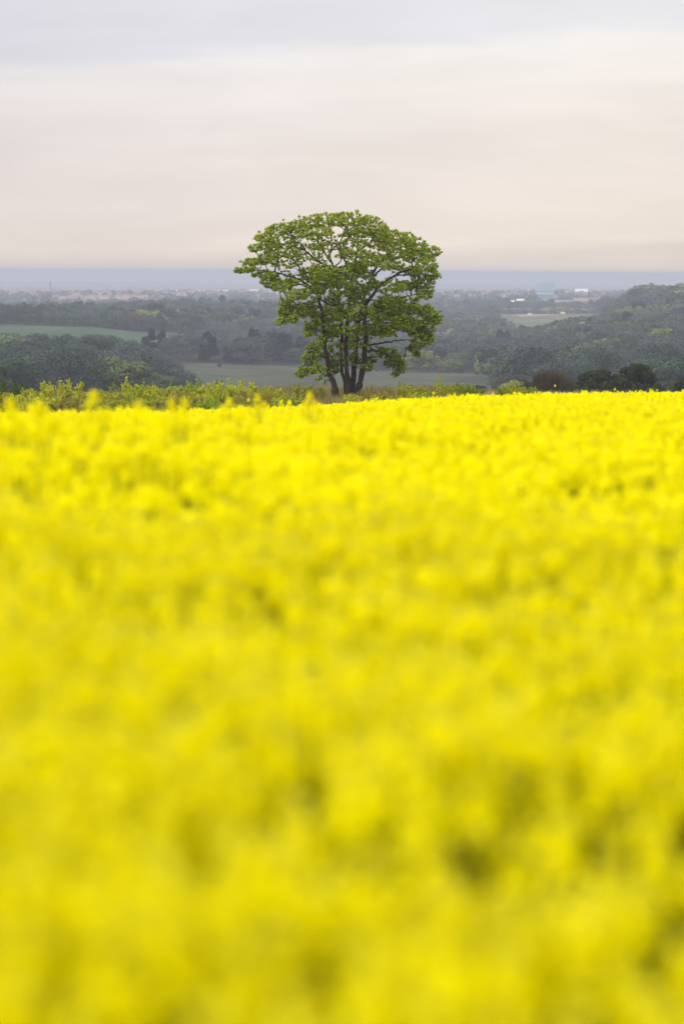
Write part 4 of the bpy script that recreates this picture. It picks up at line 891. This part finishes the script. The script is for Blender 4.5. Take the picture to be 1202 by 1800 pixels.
# mast on the skyline
mp_ = at(89, 515, 5400); mz = gz_(mp_[0], mp_[1]); mh = at(89, 493, 5400)[2] - mz; dm = solid("dark_steel", (.05, .06, .08), .6, .1, .2)
mast = thing("radio_mast", "thin dark lattice mast standing on the town skyline at left", "mast", (mp_[0], mp_[1], mz)); g = Geo()
for sx_, sy_ in ((-1, -1), (1, -1), (1, 1), (-1, 1)): g.tube([[1.3 * sx_, 1.3 * sy_, -1], [.4 * sx_, .4 * sy_, mh * .85]], .5, 4)
link("lattice", g.build("lattice", dm), mast); g = Geo(); g.tube([[0, 0, mh * .8], [0, 0, mh]], .6, 5); link("antenna", g.build("antenna", dm), mast); g = Geo(); g.box((-1.6, -1.6, mh * .72), (1.6, 1.6, mh * .76)); link("platform", g.build("platform", dm), mast)
# two parked vehicles by the far hedge
def vehicle(px, d, lb, col):
    p = at(px, 550, d); z = gz_(p[0], p[1]); m_ = solid("van_paint", col, .4, .05, 1); r = thing("van", lb, "van", (p[0], p[1], z)); r.rotation_euler = (0, 0, .3)
    g = Geo(); g.box((-2.6, -1, .4), (1.6, 1, 2.5)); g.quads([(1.6, -1, .4), (1.6, 1, .4), (1.6, 1, 2.45), (1.6, -1, 2.45), (2.8, -1, .4), (2.8, 1, .4), (2.8, 1, 1.3), (2.8, -1, 1.3)], [(4, 5, 6, 7), (3, 7, 6, 2), (0, 4, 7, 3), (1, 2, 6, 5)]); link("body", g.build("body", m_), r)
    for sx_ in (-1.7, 1.8):
        for sy_ in (-.85, .85): g = Geo(); g.tube([[sx_, sy_ - .15, .4], [sx_, sy_ + .15, .4]], .4, 12); link("wheel", g.build("wheel", dm), r)
vehicle(931, 2940, "white van parked at the hedge in the middle of the far right field", (.75, .75, .75)); vehicle(989, 2950, "small white van parked at the hedge right of the bare soil", (.8, .8, .8))

# look-alikes told apart by their place in their row
bpy.context.view_layer.update()
byl = {}
for o in COL.objects:
    if o.parent is None and o.get('category') and o.get('label'): byl.setdefault(o['label'], []).append(o)
ords = ['leftmost', 'second from left', 'third from left', 'fourth from left', 'fifth from left', 'sixth from left', 'seventh from left', 'eighth from left', 'ninth from left', 'tenth from left', 'eleventh from left', 'twelfth from left', 'thirteenth from left']
for lb, os_ in byl.items():
    if 2 <= len(os_) <= 14:
        os_.sort(key=lambda o: o.location.x / o.location.y)
        for q, o in enumerate(os_): o['label'] = lb + ', ' + ('rightmost' if q == len(os_) - 1 else ords[q])
# ------------------------------------------------------------------ haze
G = Geo(); bpy.context.view_layer.update()
ztop = max(float(v_[2]) for o in COL.objects if o.type == 'MESH' for v_ in [o.matrix_world @ Vector(c_) for c_ in o.bound_box])
print('top', ztop, sorted([(round(max((o.matrix_world @ Vector(c_))[2] for c_ in o.bound_box), 1), (o.parent or o).name) for o in COL.objects if o.type == 'MESH'])[-8:]); G.box((-41000, -41000, -8), (41000, 41000, max(ztop, EYE) + .3)); hm, t, o = new_mat("haze_air")
pv = t.nodes.new('ShaderNodeVolumePrincipled'); pv.inputs['Color'].default_value = (.535, .58, .66, 1); pv.inputs['Density'].default_value = 2.0e-4; t.links.new(pv.outputs[0], o.inputs['Volume'])
link("haze", G.build("haze", hm), kind='stuff')['label'] = "thin blue-grey air haze over the valley and sea"
